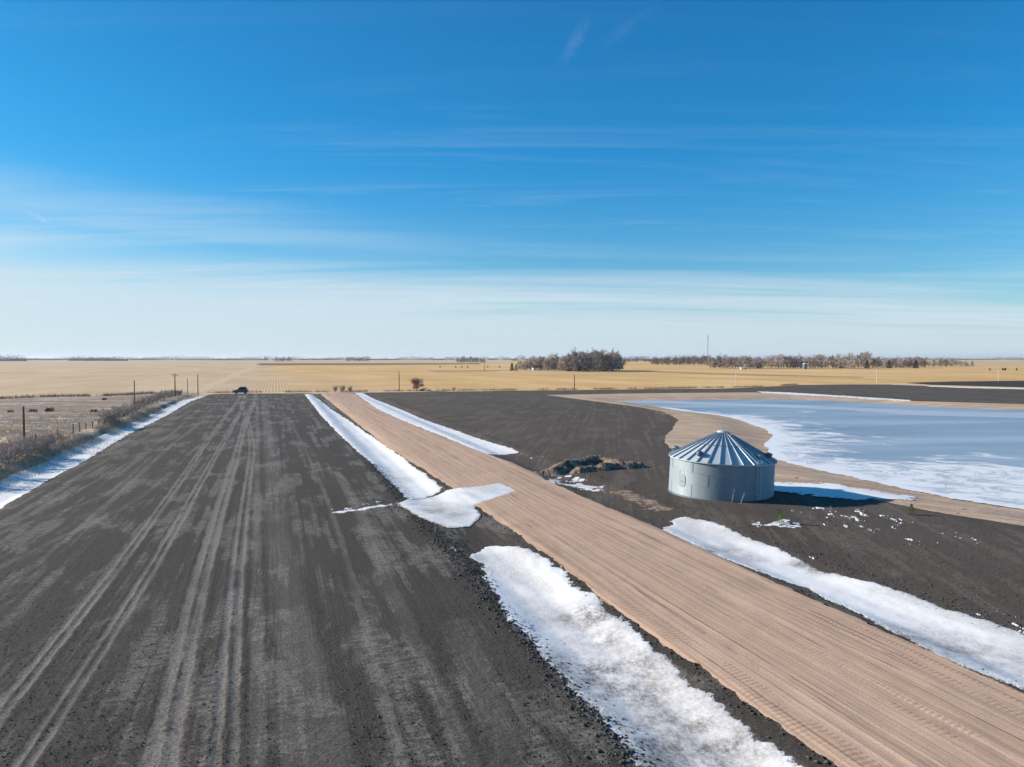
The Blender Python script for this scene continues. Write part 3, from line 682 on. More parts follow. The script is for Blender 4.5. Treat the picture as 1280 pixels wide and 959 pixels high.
rs = np.random.RandomState(3)
def clods(nm, N, sampler, rmin, rmax, matn, label):
    x, y = sampler(N); N = len(x); r = rmin + (rmax - rmin) * rs.rand(N) ** 3
    z = H(x, y) + r * .15 + .03
    dirs = np.array([(1, 0, 0), (0, 1, 0), (-1, 0, 0), (0, -1, 0), (0, 0, 1), (0, 0, -1)], float)
    V = dirs[None] * r[:, None, None] * (.6 + .8 * rs.rand(N, 6, 1)); V[:, :, 2] *= .5
    a = rs.rand(N) * 6.28; ca, sa = np.cos(a)[:, None], np.sin(a)[:, None]
    vx = V[:, :, 0] * ca - V[:, :, 1] * sa; vy = V[:, :, 0] * sa + V[:, :, 1] * ca
    V = np.stack([vx + x[:, None], vy + y[:, None], V[:, :, 2] + z[:, None]], 2).reshape(-1, 3)
    F = np.array([(0, 1, 4), (1, 2, 4), (2, 3, 4), (3, 0, 4), (1, 0, 5), (2, 1, 5), (3, 2, 5), (0, 3, 5)])
    F = (F[None] + (np.arange(N) * 6)[:, None, None]).reshape(-1, 3)
    tag(raw_mesh(nm, V, F, M[matn]), label, 'dirt clods', kind='stuff')
def samp_west(N):
    t = 40 + 640 * rs.rand(N) ** .8; s = -.78 + 1.1 * rs.rand(N); y = HC * FPX / t; x = s * y
    W, L = WL(x, y); ok = (W > -20) & (W < 11) & (fbm(W / 1.3, L / 18, 3, 55) > -.28) & (track_attr(x, y) < .2); return x[ok], y[ok]
def samp_bank(N):
    L = 8 + 75 * rs.rand(N) ** 1.5; W = 10.35 + .5 * rs.randn(N); x, y = XY(W, L); ok = (y > 15); return x[ok], y[ok]
def samp_bank2(N):
    L = 3 + 190 * rs.rand(N) ** 1.5; W = np.where(rs.rand(N) < .35, 15.25 + .25 * rs.randn(N), np.where(rs.rand(N) < .3, 25.9 + .2 * rs.randn(N), 31.0 + .5 * rs.randn(N)))
    x, y = XY(W, L); ok = (y > 15); return x[ok], y[ok]
def samp_east(N):
    t = 60 + 330 * rs.rand(N); s = .02 + .9 * rs.rand(N); y = HC * FPX / t; x = s * y
    W, L = WL(x, y); ok = (W > 30.5) & (polydist(x, y, SAND) < -.3) & (fbm(x / 3, y / 3, 3, 56) > -.05); return x[ok], y[ok]
clods('dirt_clods', 34000, samp_west, .01, .045, 'clod', 'dark soil clods strewn over the left field')
clods('dirt_clods', 10000, samp_bank, .015, .10, 'clod', 'rough dark clods along the ditch edge of the left field')
clods('dirt_clods', 6000, samp_bank2, .02, .09, 'clod', 'dark soil clods along the road shoulders')
clods('dirt_clods', 14000, samp_east, .015, .07, 'clod', 'brown soil clods over the field around the bin')

# ---------------------------------------------------------------- grain bin
BX, BY = 18.72, 64.4; BR = 4.52; EV = 3.22; AP = 5.62
bz = float(H(BX, BY))
gb = empty('grain_bin', (BX, BY, bz - .09), R(0)); gb.rotation_euler = (0, R(2.2), 0); tag(gb, 'round corrugated steel grain bin with conical ribbed roof standing on dark soil', 'grain bin')
prof = []
for ring in range(3):
    z0 = .06 + ring * (EV - .06) / 3; z1 = z0 + (EV - .06) / 3
    N = 64
    for i in range(N + (ring == 2)):
        z = z0 + (z1 - z0) * i / N; prof.append((BR - .010 * ring + .013 * math.sin(2 * math.pi * 12 * i / N), z))
MB().lathe(prof, 160).build('wall', M['galv'], gb, True)
MB().lathe([(BR + .03, -.25), (BR + .07, -.25), (BR + .07, .07), (BR + .015, .09)], 96).build('base_ring', M['galvdark'], gb)
# vertical seams with bolt heads
sm = MB()
for ring in range(3):
    z0 = .08 + ring * (EV - .06) / 3; z1 = z0 + (EV - .06) / 3 - .03
    for k in range(10):
        a = 2 * math.pi * (k + .5 * (ring % 2)) / 10 + .1; x, y = math.cos(a), math.sin(a)
        sm.box(((BR + .012) * x, (BR + .016) * y, (z0 + z1) / 2), (.006, .05, z1 - z0), a)
        for q in range(9): sm.box(((BR + .03) * x, (BR + .03) * y, z0 + .06 + q * (z1 - z0 - .1) / 8), (.008, .022, .022), a)
    if ring: sm.lathe([(BR + .008, z0 - .02), (BR + .014, z0 - .02), (BR + .014, z0 + .02), (BR + .006, z0 + .03)], 96)
sm.build('seam', M['galv'], gb)
# roof: 30 trapezoid panels with standing ribs on the joints
rf = MB(); K = 30; RR = BR + .14; r_in = .48; zt = AP - .18; ze = EV - .03
def rp(a, r): return Vector((r * math.cos(a), r * math.sin(a), ze + (zt - ze) * (RR - r) / (RR - r_in)))
for k in range(K):
    a0, a1 = 2 * math.pi * k / K, 2 * math.pi * (k + 1) / K; n_r = 6
    for j in range(n_r):
        ra = RR + (r_in - RR) * j / n_r; rb = RR + (r_in - RR) * (j + 1) / n_r
        sag = .0
        rf.add([rp(a0, ra), rp(a1, ra), rp(a1, rb), rp(a0, rb)], [(0, 1, 2, 3)])
rf.lathe([(RR, ze), (RR, ze - .07), (RR - .12, ze - .05)], 90)
roof = rf.build('roof', M['galvroof'], gb)
rb_ = MB()
for k in range(K):
    a = 2 * math.pi * k / K; t = Vector((-math.sin(a), math.cos(a), 0)); p0 = rp(a, RR + .01); p1 = rp(a, r_in)
    up = (p1 - p0).cross(t).normalized(); up = up if up.z > 0 else -up
    h = .10; wb, wt = .075, .045
    A = [p0 - t * wb, p0 - t * wt + up * h, p0 + t * wt + up * h, p0 + t * wb]; wb2, wt2, h2 = .04, .02, .08
    B = [p1 - t * wb2, p1 - t * wt2 + up * h2, p1 + t * wt2 + up * h2, p1 + t * wb2]
    rb_.add(A + B, [(0, 1, 5, 4), (1, 2, 6, 5), (2, 3, 7, 6), (3, 2, 1, 0), (4, 5, 6, 7)])
rb_.build('rib', M['galvrib_shade'], roof)
rc = MB(); hoop = BR * .52; hz = rp(0, hoop).z
rc.lathe([(hoop + .02, hz + .05), (hoop - .02, hz + .09), (hoop - .05, hz + .06)], 60)
rc.build('hoop', M['galvdark'], roof)
cp = MB(); cp.lathe([(.50, zt - .02), (.56, zt + .02), (.56, zt + .07), (.50, zt + .09), (.46, zt + .17), (.15, zt + .24), (.0, zt + .25)], 40); cp.build('cap', M['galvroof'], gb, False)
cr = MB(); cr.tube((0, 0, zt + .22), (0, 0, zt + .42), .02); cr.tube((0, 0, zt + .40), (.12, 0, zt + .40), .015); cr.build('cap_handle', M['galvdark'], gb)
def vent(az, r):
    p = rp(az, r); v = MB(); v.lathe([(.15, -.12), (.15, .22), (.27, .20), (.29, .27), (.20, .38), (0, .42)], 20, (p.x, p.y, p.z))
    v.tube((p.x, p.y, p.z + .3), (p.x + .36 * math.cos(az), p.y + .36 * math.sin(az), p.z + .16), .17, .19, 14)
    v.build('roof_vent', M['galvdark'], gb, True)
viewaz = math.atan2(-BY, -BX)          # azimuth from the bin toward the viewpoint
vent(viewaz - R(28), 3.85); vent(viewaz - R(98), 4.1); vent(viewaz + R(78), 3.9); vent(viewaz + R(160), 3.9)
# wall ladder with roof ladder above it
la = viewaz + R(41)
ld = MB()
def rot(az, r, lat, z): return Vector((r * math.cos(az) - lat * math.sin(az), r * math.sin(az) + lat * math.cos(az), z))
for s in (-.2, .2): ld.tube(rot(la, BR + .17, s, .3), rot(la, BR + .17, s, EV + .35), .02)
for i in range(11): ld.tube(rot(la, BR + .17, -.2, .4 + i * .3), rot(la, BR + .17, .2, .4 + i * .3), .014)
for i in range(4):
    for s in (-.2, .2): ld.tube(rot(la, BR + .0, s, .6 + i * .8), rot(la, BR + .17, s, .6 + i * .8), .012)
ld.build('ladder', M['galvroof'], gb)
rl = MB()
for s in (-.17, .17):
    a = rp(la, RR - .05); b_ = rp(la, .7); t = Vector((-math.sin(la), math.cos(la), 0)); rl.tube(a + t * s + Vector((0, 0, .14)), b_ + t * s + Vector((0, 0, .14)), .02)
for i in range(13):
    p = rp(la, RR - .1 - i * .3); rl.tube(p + t * -.17 + Vector((0, 0, .14)), p + t * .17 + Vector((0, 0, .14)), .014)
rl.build('roof_ladder', M['galvroof'], gb)
# roof hatch beside the ladder
ha = la + R(14); p = rp(ha, 3.7); hb = MB(); hb.lathe([(.33, -.1), (.33, .16), (.37, .16), (.37, .21), (0, .25)], 4, tuple(p)); hb.build('hatch', M['galvdark'], gb)
# oval door and frame
dr = MB(); da = viewaz - R(46)
for z0, hw, hh in ((1.35, .42, .55),):
    ring = []
    for i in range(24):
        t = 2 * math.pi * i / 24; cx = hw * (abs(math.cos(t)) ** .6) * (1 if math.cos(t) > 0 else -1); cz = hh * (abs(math.sin(t)) ** .6) * (1 if math.sin(t) > 0 else -1)
        ring.append((cx, cz))
    vs = [rot(da, BR + .018, x, z0 + z) for x, z in ring] + [rot(da, BR - .05, x * 1.1, z0 + z * 1.1) for x, z in ring] + [rot(da, BR + .017, x * .86, z0 + z * .86) for x, z in ring] + [rot(da, BR + .02, x * .8, z0 + z * .8) for x, z in ring]
    k = 24; fs = [(i, (i + 1) % k, (i + 1) % k + k, i + k) for i in range(k)] + [(i, (i + 1) % k, (i + 1) % k + 2 * k, i + 2 * k) for i in range(k)] + [(i + 2 * k, (i + 1) % k + 2 * k, (i + 1) % k + 3 * k, i + 3 * k) for i in range(k)] + [tuple(range(3 * k, 4 * k))]
    dr.add(vs, fs)
door = dr.build('door', M['galv'], gb)
hn = MB(); hn.tube(rot(da, BR + .09, -.12, 1.3), rot(da, BR + .09, .12, 1.3), .018); hn.build('handle', M['galvdark'], door)

# ---------------------------------------------------------------- plants
def bare_tree_data(seed, limbs=8, spread=.62, lev=(5, 6, 8), tw=.055, H0=10, trunk_frac=.36, clump=1.0):
    rd_ = random.Random(seed); tr = MB(); V = []; F = []
    def ribbon(a, b, w0):
        d = (b - a); s = d.cross(Vector((rd_.uniform(-1, 1), rd_.uniform(-1, 1), rd_.uniform(-.6, .6)))).normalized() * w0
        k = len(V); V.extend([tuple(a - s), tuple(a + s), tuple(b + s * .3), tuple(b - s * .3)]); F.append((k, k + 1, k + 2, k + 3))
    def rec(p, d, L, r, lv):
        mid = p + d * L * .5 + Vector((rd_.gauss(0, .05), rd_.gauss(0, .05), 0)) * L; e = p + d * L + Vector((0, 0, .04 * L))
        if lv == 0: ribbon(p, e, tw * .5); return
        if lv >= 2: tr.tube(p, mid, r, r * .8, 5, False); tr.tube(mid, e, r * .8, r * .55, 5, False)
        else: ribbon(p, mid, tw * .9); ribbon(mid, e, tw * .7)
        nk = lev[3 - lv]
        for i in range(nk):
            t = rd_.uniform(.3, 1.0); q = (p + (mid - p) * (t * 2)) if t < .5 else (mid + (e - mid) * (t * 2 - 1))
            nd = (d + Vector((rd_.gauss(0, 1), rd_.gauss(0, 1), rd_.gauss(.15, .7))) * spread).normalized()
            rec(q, nd, L * rd_.uniform(.42, .72), r * .5, lv - 1)
    tf = H0 * trunk_frac; top = Vector((rd_.gauss(0, .3), rd_.gauss(0, .3), tf))
    tr.tube((0, 0, -.3), top, H0 * .028, H0 * .02, 7, False)
    for i in range(limbs):
        a = 2.4 * i + rd_.gauss(0, .3); lo = i / max(1, limbs - 1); tilt = (.05 + 1.15 * (1 - lo) + rd_.gauss(0, .12)) if i < limbs - 1 else .05
        d = Vector((math.cos(a) * math.sin(tilt), math.sin(a) * math.sin(tilt), math.cos(tilt)))
        rec(top * (.12 + .88 * lo), d, H0 * rd_.uniform(.28, .38) * (.8 + .3 * lo), H0 * .013, 3)
    return tr, V, F
TREE = []
def tree_proto(seed, tm='twig', bm_='bark', **k):
    tr, V, F = bare_tree_data(seed, **k); e = empty('bare_tree', (0, 0, 0))
    a = tr.build('trunk', M[bm_], e); b_ = raw_mesh('crown', V, F, M[tm], e); return [e, [a, b_], False]
protos = {'pale': [tree_proto(11 + i, 'twig', tw=.10, lev=(5, 6, 9)) for i in range(3)],
          'dark': [tree_proto(21 + i, 'twig_dark', tw=.12, lev=(5, 6, 9), limbs=9) for i in range(3)]}
def place(pr, loc, rz, sc, label, cat, group=None, name=None):
    if not pr[2]:
        r = pr[0]; pr[2] = True; r.location = loc; r.rotation_euler = (0, 0, rz); r.scale = sc if isinstance(sc, tuple) else (sc,) * 3
    else: r = copy_thing(pr[0], loc, rz, sc, pr[1])
    for k in ('label', 'category', 'group'):
        if k in r: del r[k]
    return tag(r, label, cat, group)
def cedar_proto(seed):
    rd_ = random.Random(seed); V = []; F = []
    for i in range(2600):
        h = rd_.random() ** 1.2; rr = (1 - h) ** .7 * 2.1 * (.45 + .6 * rd_.random()) * (1 + .25 * math.sin(h * 23 + i % 5)); a = rd_.random() * 6.283
        c = Vector((rr * math.cos(a), rr * math.sin(a), .3 + h * 6.6)); s = .22
        k = len(V); u = Vector((rd_.gauss(0, 1), rd_.gauss(0, 1), rd_.gauss(0, 1))).normalized() * s; v = u.orthogonal().normalized() * s
        V += [tuple(c - u * .6), tuple(c + v * .6), tuple(c + u)]; F.append((k, k + 1, k + 2))
    e = empty('cedar_tree', (0, 0, 0)); tb = MB(); tb.tube((0, 0, -.3), (0, 0, 5), .16, .04); a = tb.build('trunk', M['bark'], e)
    return [e, [a, raw_mesh('crown', V, F, M['cedar'], e)], False]
cedars = [cedar_proto(5), cedar_proto(6)]
rnd = random.Random(12)
def row(px0, px1, basey, dy, hts, N, label, group, kinds=('pale', 'dark'), depth=25, jit=.35):
    for i in range(N):
        px = px0 + (px1 - px0) * (i + rnd.uniform(-jit, jit) + .5) / N
        x, y = GZ(px, basey + rnd.uniform(-dy, dy)); y += rnd.uniform(0, depth); x = (px - 640) / FPX * y
        t = (px - px0) / (px1 - px0); ht = np.interp(t, [q[0] for q in hts], [q[1] for q in hts]) * rnd.uniform(.82, 1.1)
        pr = rnd.choice(protos[rnd.choice(kinds)]); s = ht / 10.2
        place(pr, (x, y, 0), rnd.uniform(0, 6.28), (s * 1.05, s * 1.05, s), label, 'tree', group)
# grove around the farmstead (about 640 m away)
row(647, 712, 463.4, .3, [(0, 11), (.3, 14), (.6, 16), (1, 15)], 24, 'tall pale bare tree at the left side of the farmstead grove', 'pale bare trees on the left of the grove', ('pale',), 45)
row(702, 776, 464.8, .3, [(0, 15), (.3, 19), (.6, 17), (1, 17)], 36, 'dark dense bare tree at the right side of the farmstead grove', 'dark bare trees on the right of the grove', ('dark', 'dark', 'pale'), 70)
for i, (px, py, s) in enumerate([(640, 463.5, 1.0), (645, 463.6, .8)]):
    x, y = GZ(px, py); place(cedars[i], (x, y, 0), i, s * 1.15, ['leftmost dark green cedar at the left end of the grove', 'smaller dark cedar next to the leftmost cedar of the grove'][i], 'tree')
for px in (712, 722, 733, 757):
    x, y = GZ(px, 464.3); place(cedars[px % 2], (x, y, 0), px, (1.7, 1.7, 1.15), 'dark cedar standing under the bare trees of the grove', 'tree', 'dark cedars inside the grove')
# long right-hand tree row (about 830 m away)
row(886, 1070, 461.0, .3, [(0, 13), (.1, 16), (.5, 15.5), (.95, 17), (1, 17)], 52, 'bare greyish tree in the long row behind the golden field at right', 'bare trees of the right-hand row', ('pale', 'pale', 'dark'), 80)
row(1066, 1156, 460.2, .2, [(0, 17), (.15, 20), (.3, 14), (1, 13)], 28, 'darker tree in the right half of the long tree row', 'darker trees of the right-hand row', ('dark', 'dark', 'pale'), 80)
row(1156, 1216, 458.6, .2, [(0, 11), (.5, 12), (1, 7)], 16, 'low bare tree at the right end of the long tree row', 'low trees at the right end of the row', ('dark', 'pale'), 80)
for px in (953, 1009, 1058, 1090, 1118, 1152):
    x, y = GZ(px, 460.9); place(cedars[px % 2], (x, y + 12, 0), px, (1.7, 1.7, 1.4), 'dark cedar among the bare trees of the right-hand row', 'tree', 'dark cedars in the right-hand row')
row(814, 888, 456.3, .2, [(0, 14), (.5, 16), (1, 18)], 26, 'small far tree in the dark row below the radio mast', 'far trees left of the radio mast', ('dark',), 60)
row(570, 608, 453.8, .1, [(0, 14), (.3, 17), (1, 13)], 12, 'far dark tree in the isolated clump left of the grove', 'far dark clump left of the grove', ('dark',), 90)
row(343, 364, 452.2, .05, [(0, 16), (1, 18)], 6, 'far dark tree in the small clump beyond the straight lane', 'far dark trees beyond the lane', ('dark',), 90)

# far woods along the horizon, a mass nobody could count
def farwood(px0, px1, D, h, label, seed, dens=1.0, base=0, dd=300):
    r_ = np.random.RandomState(seed); wid = (px1 - px0) / FPX * D; N = int(wid * h * .16 * dens) + 60
    t = r_.rand(N); x = ((px0 + (px1 - px0) * t) - 640) / FPX * D; y = D + r_.rand(N) * dd; x = x * y / D
    cl = np.clip(.62 + 1.1 * fbm(x / 60, x * 0, 4, seed) + .5 * vnoise(x / 14, x * 0 + 2, seed + 3), .25, 1.25)
    z = h * cl * r_.rand(N) ** .75; s = 3.0 * (1.1 - .6 * z / h)
    c = np.stack([x, y, z], 1); u = r_.randn(N, 3); u /= np.linalg.norm(u, axis=1)[:, None]; v = r_.randn(N, 3); v /= np.linalg.norm(v, axis=1)[:, None]
    V = np.stack([c - u * s[:, None], c + u * s[:, None] * .6 + v * s[:, None], c + u * s[:, None] - v * s[:, None] * .4], 1).reshape(-1, 3); V[:, 2] = np.maximum(V[:, 2], -1)
    F = np.arange(3 * N).reshape(-1, 3)
    tag(raw_mesh('far_woods', V, F, M['farwood']), label, 'woods', kind='stuff')
farwood(-120, 335, 4200, 27, 'blue-grey woods along the horizon at far left', 401, 1.3)
farwood(-120, 33, 2900, 26, 'nearer dark wood at the left edge of the photo', 402, 2.2, dd=200)
farwood(86, 160, 3300, 23, 'dark wood block on the horizon left of the poles', 403, 2.2, dd=200)
farwood(330, 640, 4600, 26, 'thin blue woods on the horizon behind the lane', 404, 1.2)
farwood(433, 462, 3200, 22, 'small tree clump on the horizon above the road', 405, 1.4, dd=150)
farwood(640, 1050, 3600, 25, 'grey woods on the horizon behind grove and mast', 406, 1.4)
farwood(1050, 1500, 5200, 22, 'thin blue woods on the horizon at far right', 407, 1.2)
farwood(775, 890, 2400, 18, 'brownish woods on the horizon left of the radio mast', 408, 1.2, dd=150)

# lone trees and bushes by the track
lp = tree_proto(51, 'twig_red', 'bark', limbs=9, tw=.05, H0=4.6, trunk_frac=.30, lev=(6, 7, 9), spread=.7)
lp[0].name = 'bare_tree'
x, y, z = G3(521, 489); place(lp, (x, y, z), 0, (1.85, 1.85, 1.3), 'small round reddish bare tree standing alone by the dark field', 'tree')
def bush_proto(seed, tm, stems=14, h=2.4, tw=.028, name='brush_bush', sp=.55, kids=7, ks=6, mt=None):
    rd_ = random.Random(seed); tr = MB(); V = []; F = []
    def rib(a, b, w0):
        d = b - a; s = d.cross(Vector((rd_.uniform(-1, 1), rd_.uniform(-1, 1), .2))).normalized() * w0; k = len(V)
        V.extend([tuple(a - s), tuple(a + s), tuple(b + s * .3), tuple(b - s * .3)]); F.append((k, k + 1, k + 2, k + 3))
    for i in range(stems):
        a = rd_.random() * 6.283; t = rd_.uniform(.05, sp * 1.5); d = Vector((math.cos(a) * math.sin(t), math.sin(a) * math.sin(t), math.cos(t)))
        p = Vector((rd_.gauss(0, .35), rd_.gauss(0, .35), -.1)); L = h * rd_.uniform(.5, .85); e = p + d * L; tr.tube(p, e, .03, .012, 4, False)
        for k in range(kids):
            q = p + d * L * rd_.uniform(.2, 1); nd = (d + Vector((rd_.gauss(0, .6), rd_.gauss(0, .6), rd_.gauss(.1, .4)))).normalized(); l2 = h * rd_.uniform(.15, .4)
            rib(q, q + nd * l2, tw)
            for m_ in range(ks):
                q2 = q + nd * l2 * rd_.uniform(.2, 1); n2 = (nd + Vector((rd_.gauss(0, .8), rd_.gauss(0, .8), rd_.gauss(.1, .6)))).normalized(); rib(q2, q2 + n2 * h * rd_.uniform(.08, .22), tw * .7)
    e = empty(name, (0, 0, 0)); a = tr.build('stem', M['bark'], e); b_ = raw_mesh('twigs', V, F, M[tm], e); return [e, [a, b_], False]
bushes = [bush_proto(61 + i, 'twig_brush') for i in range(3)]
def pb(px, py, s, label, group): 
    x, y, z = G3(px, py); place(rnd.choice(bushes), (x, y, z), rnd.random() * 6, (s * 1.2, s * 1.2, s * .9), label, 'bush', group)
for px, py, s in [(-30, 600, 1.2), (-8, 588, 1.15), (8, 581, 1.1), (22, 577, 1.15), (34, 571, 1.1), (46, 566, 1.05), (57, 562, .95), (66, 557, .9), (77, 553, .85), (4, 570, 1.0), (20, 566, .9), (40, 560, .8)]:
    pb(px, py, s, 'grey leafless bush in the nearest brush clump on the left berm', 'near brush clump on the left berm')
for px, py, s in [(130, 532, 1.2), (137, 529, 1.3), (144, 527, 1.3), (151, 523, 1.3), (158, 520, 1.15), (165, 517, 1.0), (172, 514, .9), (148, 519, 1.1)]:
    pb(px, py, s, 'grey leafless bush in the middle brush clump on the left berm', 'middle brush clump on the left berm')
for px, py, s in [(170, 511, 1.2), (176, 509, 1.3), (182, 507, 1.35), (188, 505, 1.3), (194, 503, 1.3), (200, 501, 1.3), (206, 499, 1.3), (212, 497.5, 1.3), (218, 496, 1.2), (224, 495, 1.0)]:
    pb(px, py, s, 'grey leafless bush in the farthest brush clump on the left berm', 'far brush clump on the left berm')
sb = [bush_proto(71, 'twig_red', 12, 2.2, .04)]
for px, py, s, l in [(419.5, 490.2, 1.2, 'leftmost of three small reddish bushes at the head of the road'), (427.5, 490.2, 1.3, 'middle of three small reddish bushes at the head of the road'), (438, 490.2, 1.15, 'rightmost of three small reddish bushes at the head of the road'), (568, 489, .8, 'tiny reddish bush on the field edge right of the lone round tree')]:
    x, y, z = G3(px, py); place(sb[0], (x, y, z), px, (s * .62, s * .62, s * 1.05), l, 'bush')
# dark low shrubs in the pasture
ds = bush_proto(81, 'straw_dark', 20, 1.0, .05, sp=.9)
for px, py, s, l in [(41, 515, 1.1, 'dark low shrub in the pasture left of the paired shrubs'), (61, 514.5, 1.5, 'widest dark low shrub out in the pasture'), (117, 515, 1.0, 'dark low shrub in the pasture nearest the brush clump'), (130, 500, 1.0, 'single dark shrub on the far edge of the pasture'), (13, 515.5, .8, 'dark low shrub at the left end of the pasture')]:
    x, y, z = G3(px, py); place(ds, (x, y, z), px, (s * .75, s * .75, s * .7), l, 'shrub')
# green seedlings
def seedling(px, py, h, label):
    rd_ = random.Random(int(px)); V = []; F = []
    for i in range(420):
        t = rd_.random(); rr = (1 - t) ** .8 * h * .34 * rd_.random() ** .5; a = rd_.random() * 6.28; c = Vector((rr * math.cos(a), rr * math.sin(a), t * h)); d = Vector((math.cos(a) * .7, math.sin(a) * .7, .9)).normalized() * h * .16
        s = d.cross(Vector((rd_.gauss(0, 1), rd_.gauss(0, 1), rd_.gauss(0, 1)))).normalized() * .014; k = len(V)
        V += [tuple(c - s), tuple(c + s), tuple(c + d)]; F.append((k, k + 1, k + 2))
    e = empty('seedling', G3(px, py)); MB().tube((0, 0, -.05), (0, 0, h * .8), .02, .008, 5).build('stem', M['bark'], e); raw_mesh('needles', V, F, M['green'], e); tag(e, label, 'seedling')
seedling(974, 654, 1.05, 'small bright green seedling rising from the oval snow patch')
seedling(1139, 643.5, .8, 'small green seedling on bare soil by the sand edge')
# dry weed stalks by the bin
def stalk(px, py, h, label, lean, matn='straw', ntw=5, name='weed_stalk'):
    rd_ = random.Random(int(px * 3)); x, y, z = G3(px, py); m_ = MB(); top = Vector((lean * h, 0, h)); m_.tube((0, 0, -.05), top, .022, .012, 5)
    for i in range(ntw):
        t = rd_.uniform(.4, 1); p = top * t; m_.tube(p, p + Vector((rd_.gauss(0, .1), rd_.gauss(0, .1), rd_.uniform(.05, .2))), .012, .006, 4)
    o = m_.build(name, M[matn]); o.location = (x, y, z); tag(o, label, 'weed' if name == 'weed_stalk' else 'stake')
stalk(863, 622, .9, 'upright thin weed stalk in front of the left bin wall', -.02)
stalk(865, 621, .95, 'leaning thin weed stalk in front of the left bin wall', .5)
stalk(914.5, 628, 1.15, 'tall pale weed stalk before the middle of the bin', .2)
stalk(925.5, 630, .95, 'pale leaning weed stalk before the shaded bin wall', .35)
stalk(981, 631, .85, 'short rusty stake standing in the shadow of the bin', 0, 'stake', 0, 'stake')
stalk(1182, 612, .01 + .5, 'thin dark weed stalk on the near shore ice', .05, 'straw_dark', 3)
# dead weeds on the field edges (ground cover)
def weeds(nm, N, pts, wid, h, matn, label, bw=.03):
    r_ = np.random.RandomState(len(pts) * 7 + N % 97); pl = np.array([G(*p) for p in pts]); seg = np.linalg.norm(np.diff(pl, axis=0), axis=1); cs = np.concatenate([[0], np.cumsum(seg)])
    t = r_.rand(N) * cs[-1]; x = np.interp(t, cs, pl[:, 0]) ; y = np.interp(t, cs, pl[:, 1]); x = x + r_.randn(N) * wid; y = y + r_.randn(N) * wid
    k = fbm(x / 7, y / 7, 4, 15) > -.1; x = x[k]; y = y[k]; N = len(x); z = H(x, y); hh = h * (.4 + r_.rand(N)) ; a = r_.rand(N) * 3.14; dx = np.cos(a) * bw; dy = np.sin(a) * bw; lx = r_.randn(N) * .3 * hh; ly = r_.randn(N) * .3 * hh
    V = np.stack([np.stack([x - dx, y - dy, z], 1), np.stack([x + dx, y + dy, z], 1), np.stack([x + lx, y + ly, z + hh], 1)], 1).reshape(-1, 3)
    tag(raw_mesh(nm, V, np.arange(3 * N).reshape(-1, 3), M[matn]), label, 'weeds', kind='stuff')
weeds('dry_weeds', 6500, [(262, 491.5), (400, 490.3), (620, 488), (820, 486), (940, 484), (996, 481)], .8, .8, 'straw_dark', 'dark dead weeds along the far edge of the dark fields', .05)
weeds('dry_weeds', 2400, [(-60, 500), (0, 498.5), (60, 496), (130, 495), (180, 492.5), (222, 490)], 1.2, .9, 'straw_dark', 'dark weed line between pasture and stubble at left', .06)
weeds('dry_grass', 22000, [(-60, 618), (0, 592), (88, 556), (118, 545), (149, 530), (205, 508)], 1.1, .45, 'straw', 'tan dry grass on the left berm', .02)
weeds('dry_grass', 16000, [(-60, 580), (0, 555), (60, 530), (120, 510)], 9, .35, 'straw', 'tan dry grass tufts over the left pasture', .025)
weeds('dry_weeds', 1600, [(900, 700 - 8), (884, 690)], .5, .2, 'straw_dark', 'small dead weeds at the tip of the right ditch', .02)
weeds('dry_weeds', 3200, [(760, 502), (800, 507), (845, 520)], 1.2, .3, 'straw', 'sparse dry weeds on the sand bank', .02)

# ---------------------------------------------------------------- poles, fence, mast
def pole(px, py, topy, label, matn='pole', arm=False, r=.14):
    x, y = GZ(px, py); z = float(H(x, y)); a, b_, c = ray(px, topy); h = HC + c * (y / b_) - z
    e = empty('utility_pole', (x, y, z)); MB().tube((0, 0, -.5), (0, 0, h), r, r * .68, 10).build('pole', M[matn], e)
    if arm:
        A = MB(); A.box((0, -.12, h - .45), (2.5, .1, .13)); 
        for s in (-1, 1): A.tube((s * .75, -.12, h - .45), (0, -.1, h - 1.1), .02)
        A.build('crossarm', M[matn], e)
        for s in (-1.1, -.45, .45, 1.1): MB().lathe([(0, 0), (.05, 0), (.06, .08), (.03, .16), (0, .17)], 10, (s, -.12, h - .38)).build('insulator', M['white'], e)
    else:
        MB().lathe([(0, 0), (.045, 0), (.06, .07), (.03, .17), (0, .18)], 10, (0, 0, h)).build('insulator', M['white'], e)
    tag(e, label, 'pole')
pole(30.5, 560, 508, 'nearest wooden pole rising from the left brush clump', r=.17)
pole(168.5, 516, 475.7, 'wooden pole standing in the middle brush clump')
pole(219, 496, 467, 'wooden power pole with a crossarm beside the far brush', arm=True, r=.2)
pole(234.5, 494, 472.5, 'thin short pole between the crossarm pole and the next tall pole', r=.12)
pole(247.5, 493.5, 468, 'tall plain pole at the far left corner of the dark field', r=.17)
pole(499, 489.2, 464, 'wooden pole left of the lone round tree', r=.17)
pole(605.5, 464.2, 454.5, 'distant wooden pole far left of the grove', r=.25)
pole(718, 487.6, 468, 'wooden pole in front of the grove at the dark field edge', r=.2)
pole(919.5, 484, 464, 'pale pole at the field edge behind the pond', 'pole_pale', r=.17)
pole(1096, 478.5, 461.5, 'pale pole right of centre in the golden field beyond the pond', 'pole_pale', r=.17)
pole(1248, 476.5, 464, 'rightmost pale pole in the golden field', 'pole_pale', r=.17)
fe_ = empty('fence', G3(91, 545)); fo = Vector(fe_.location); fps = []
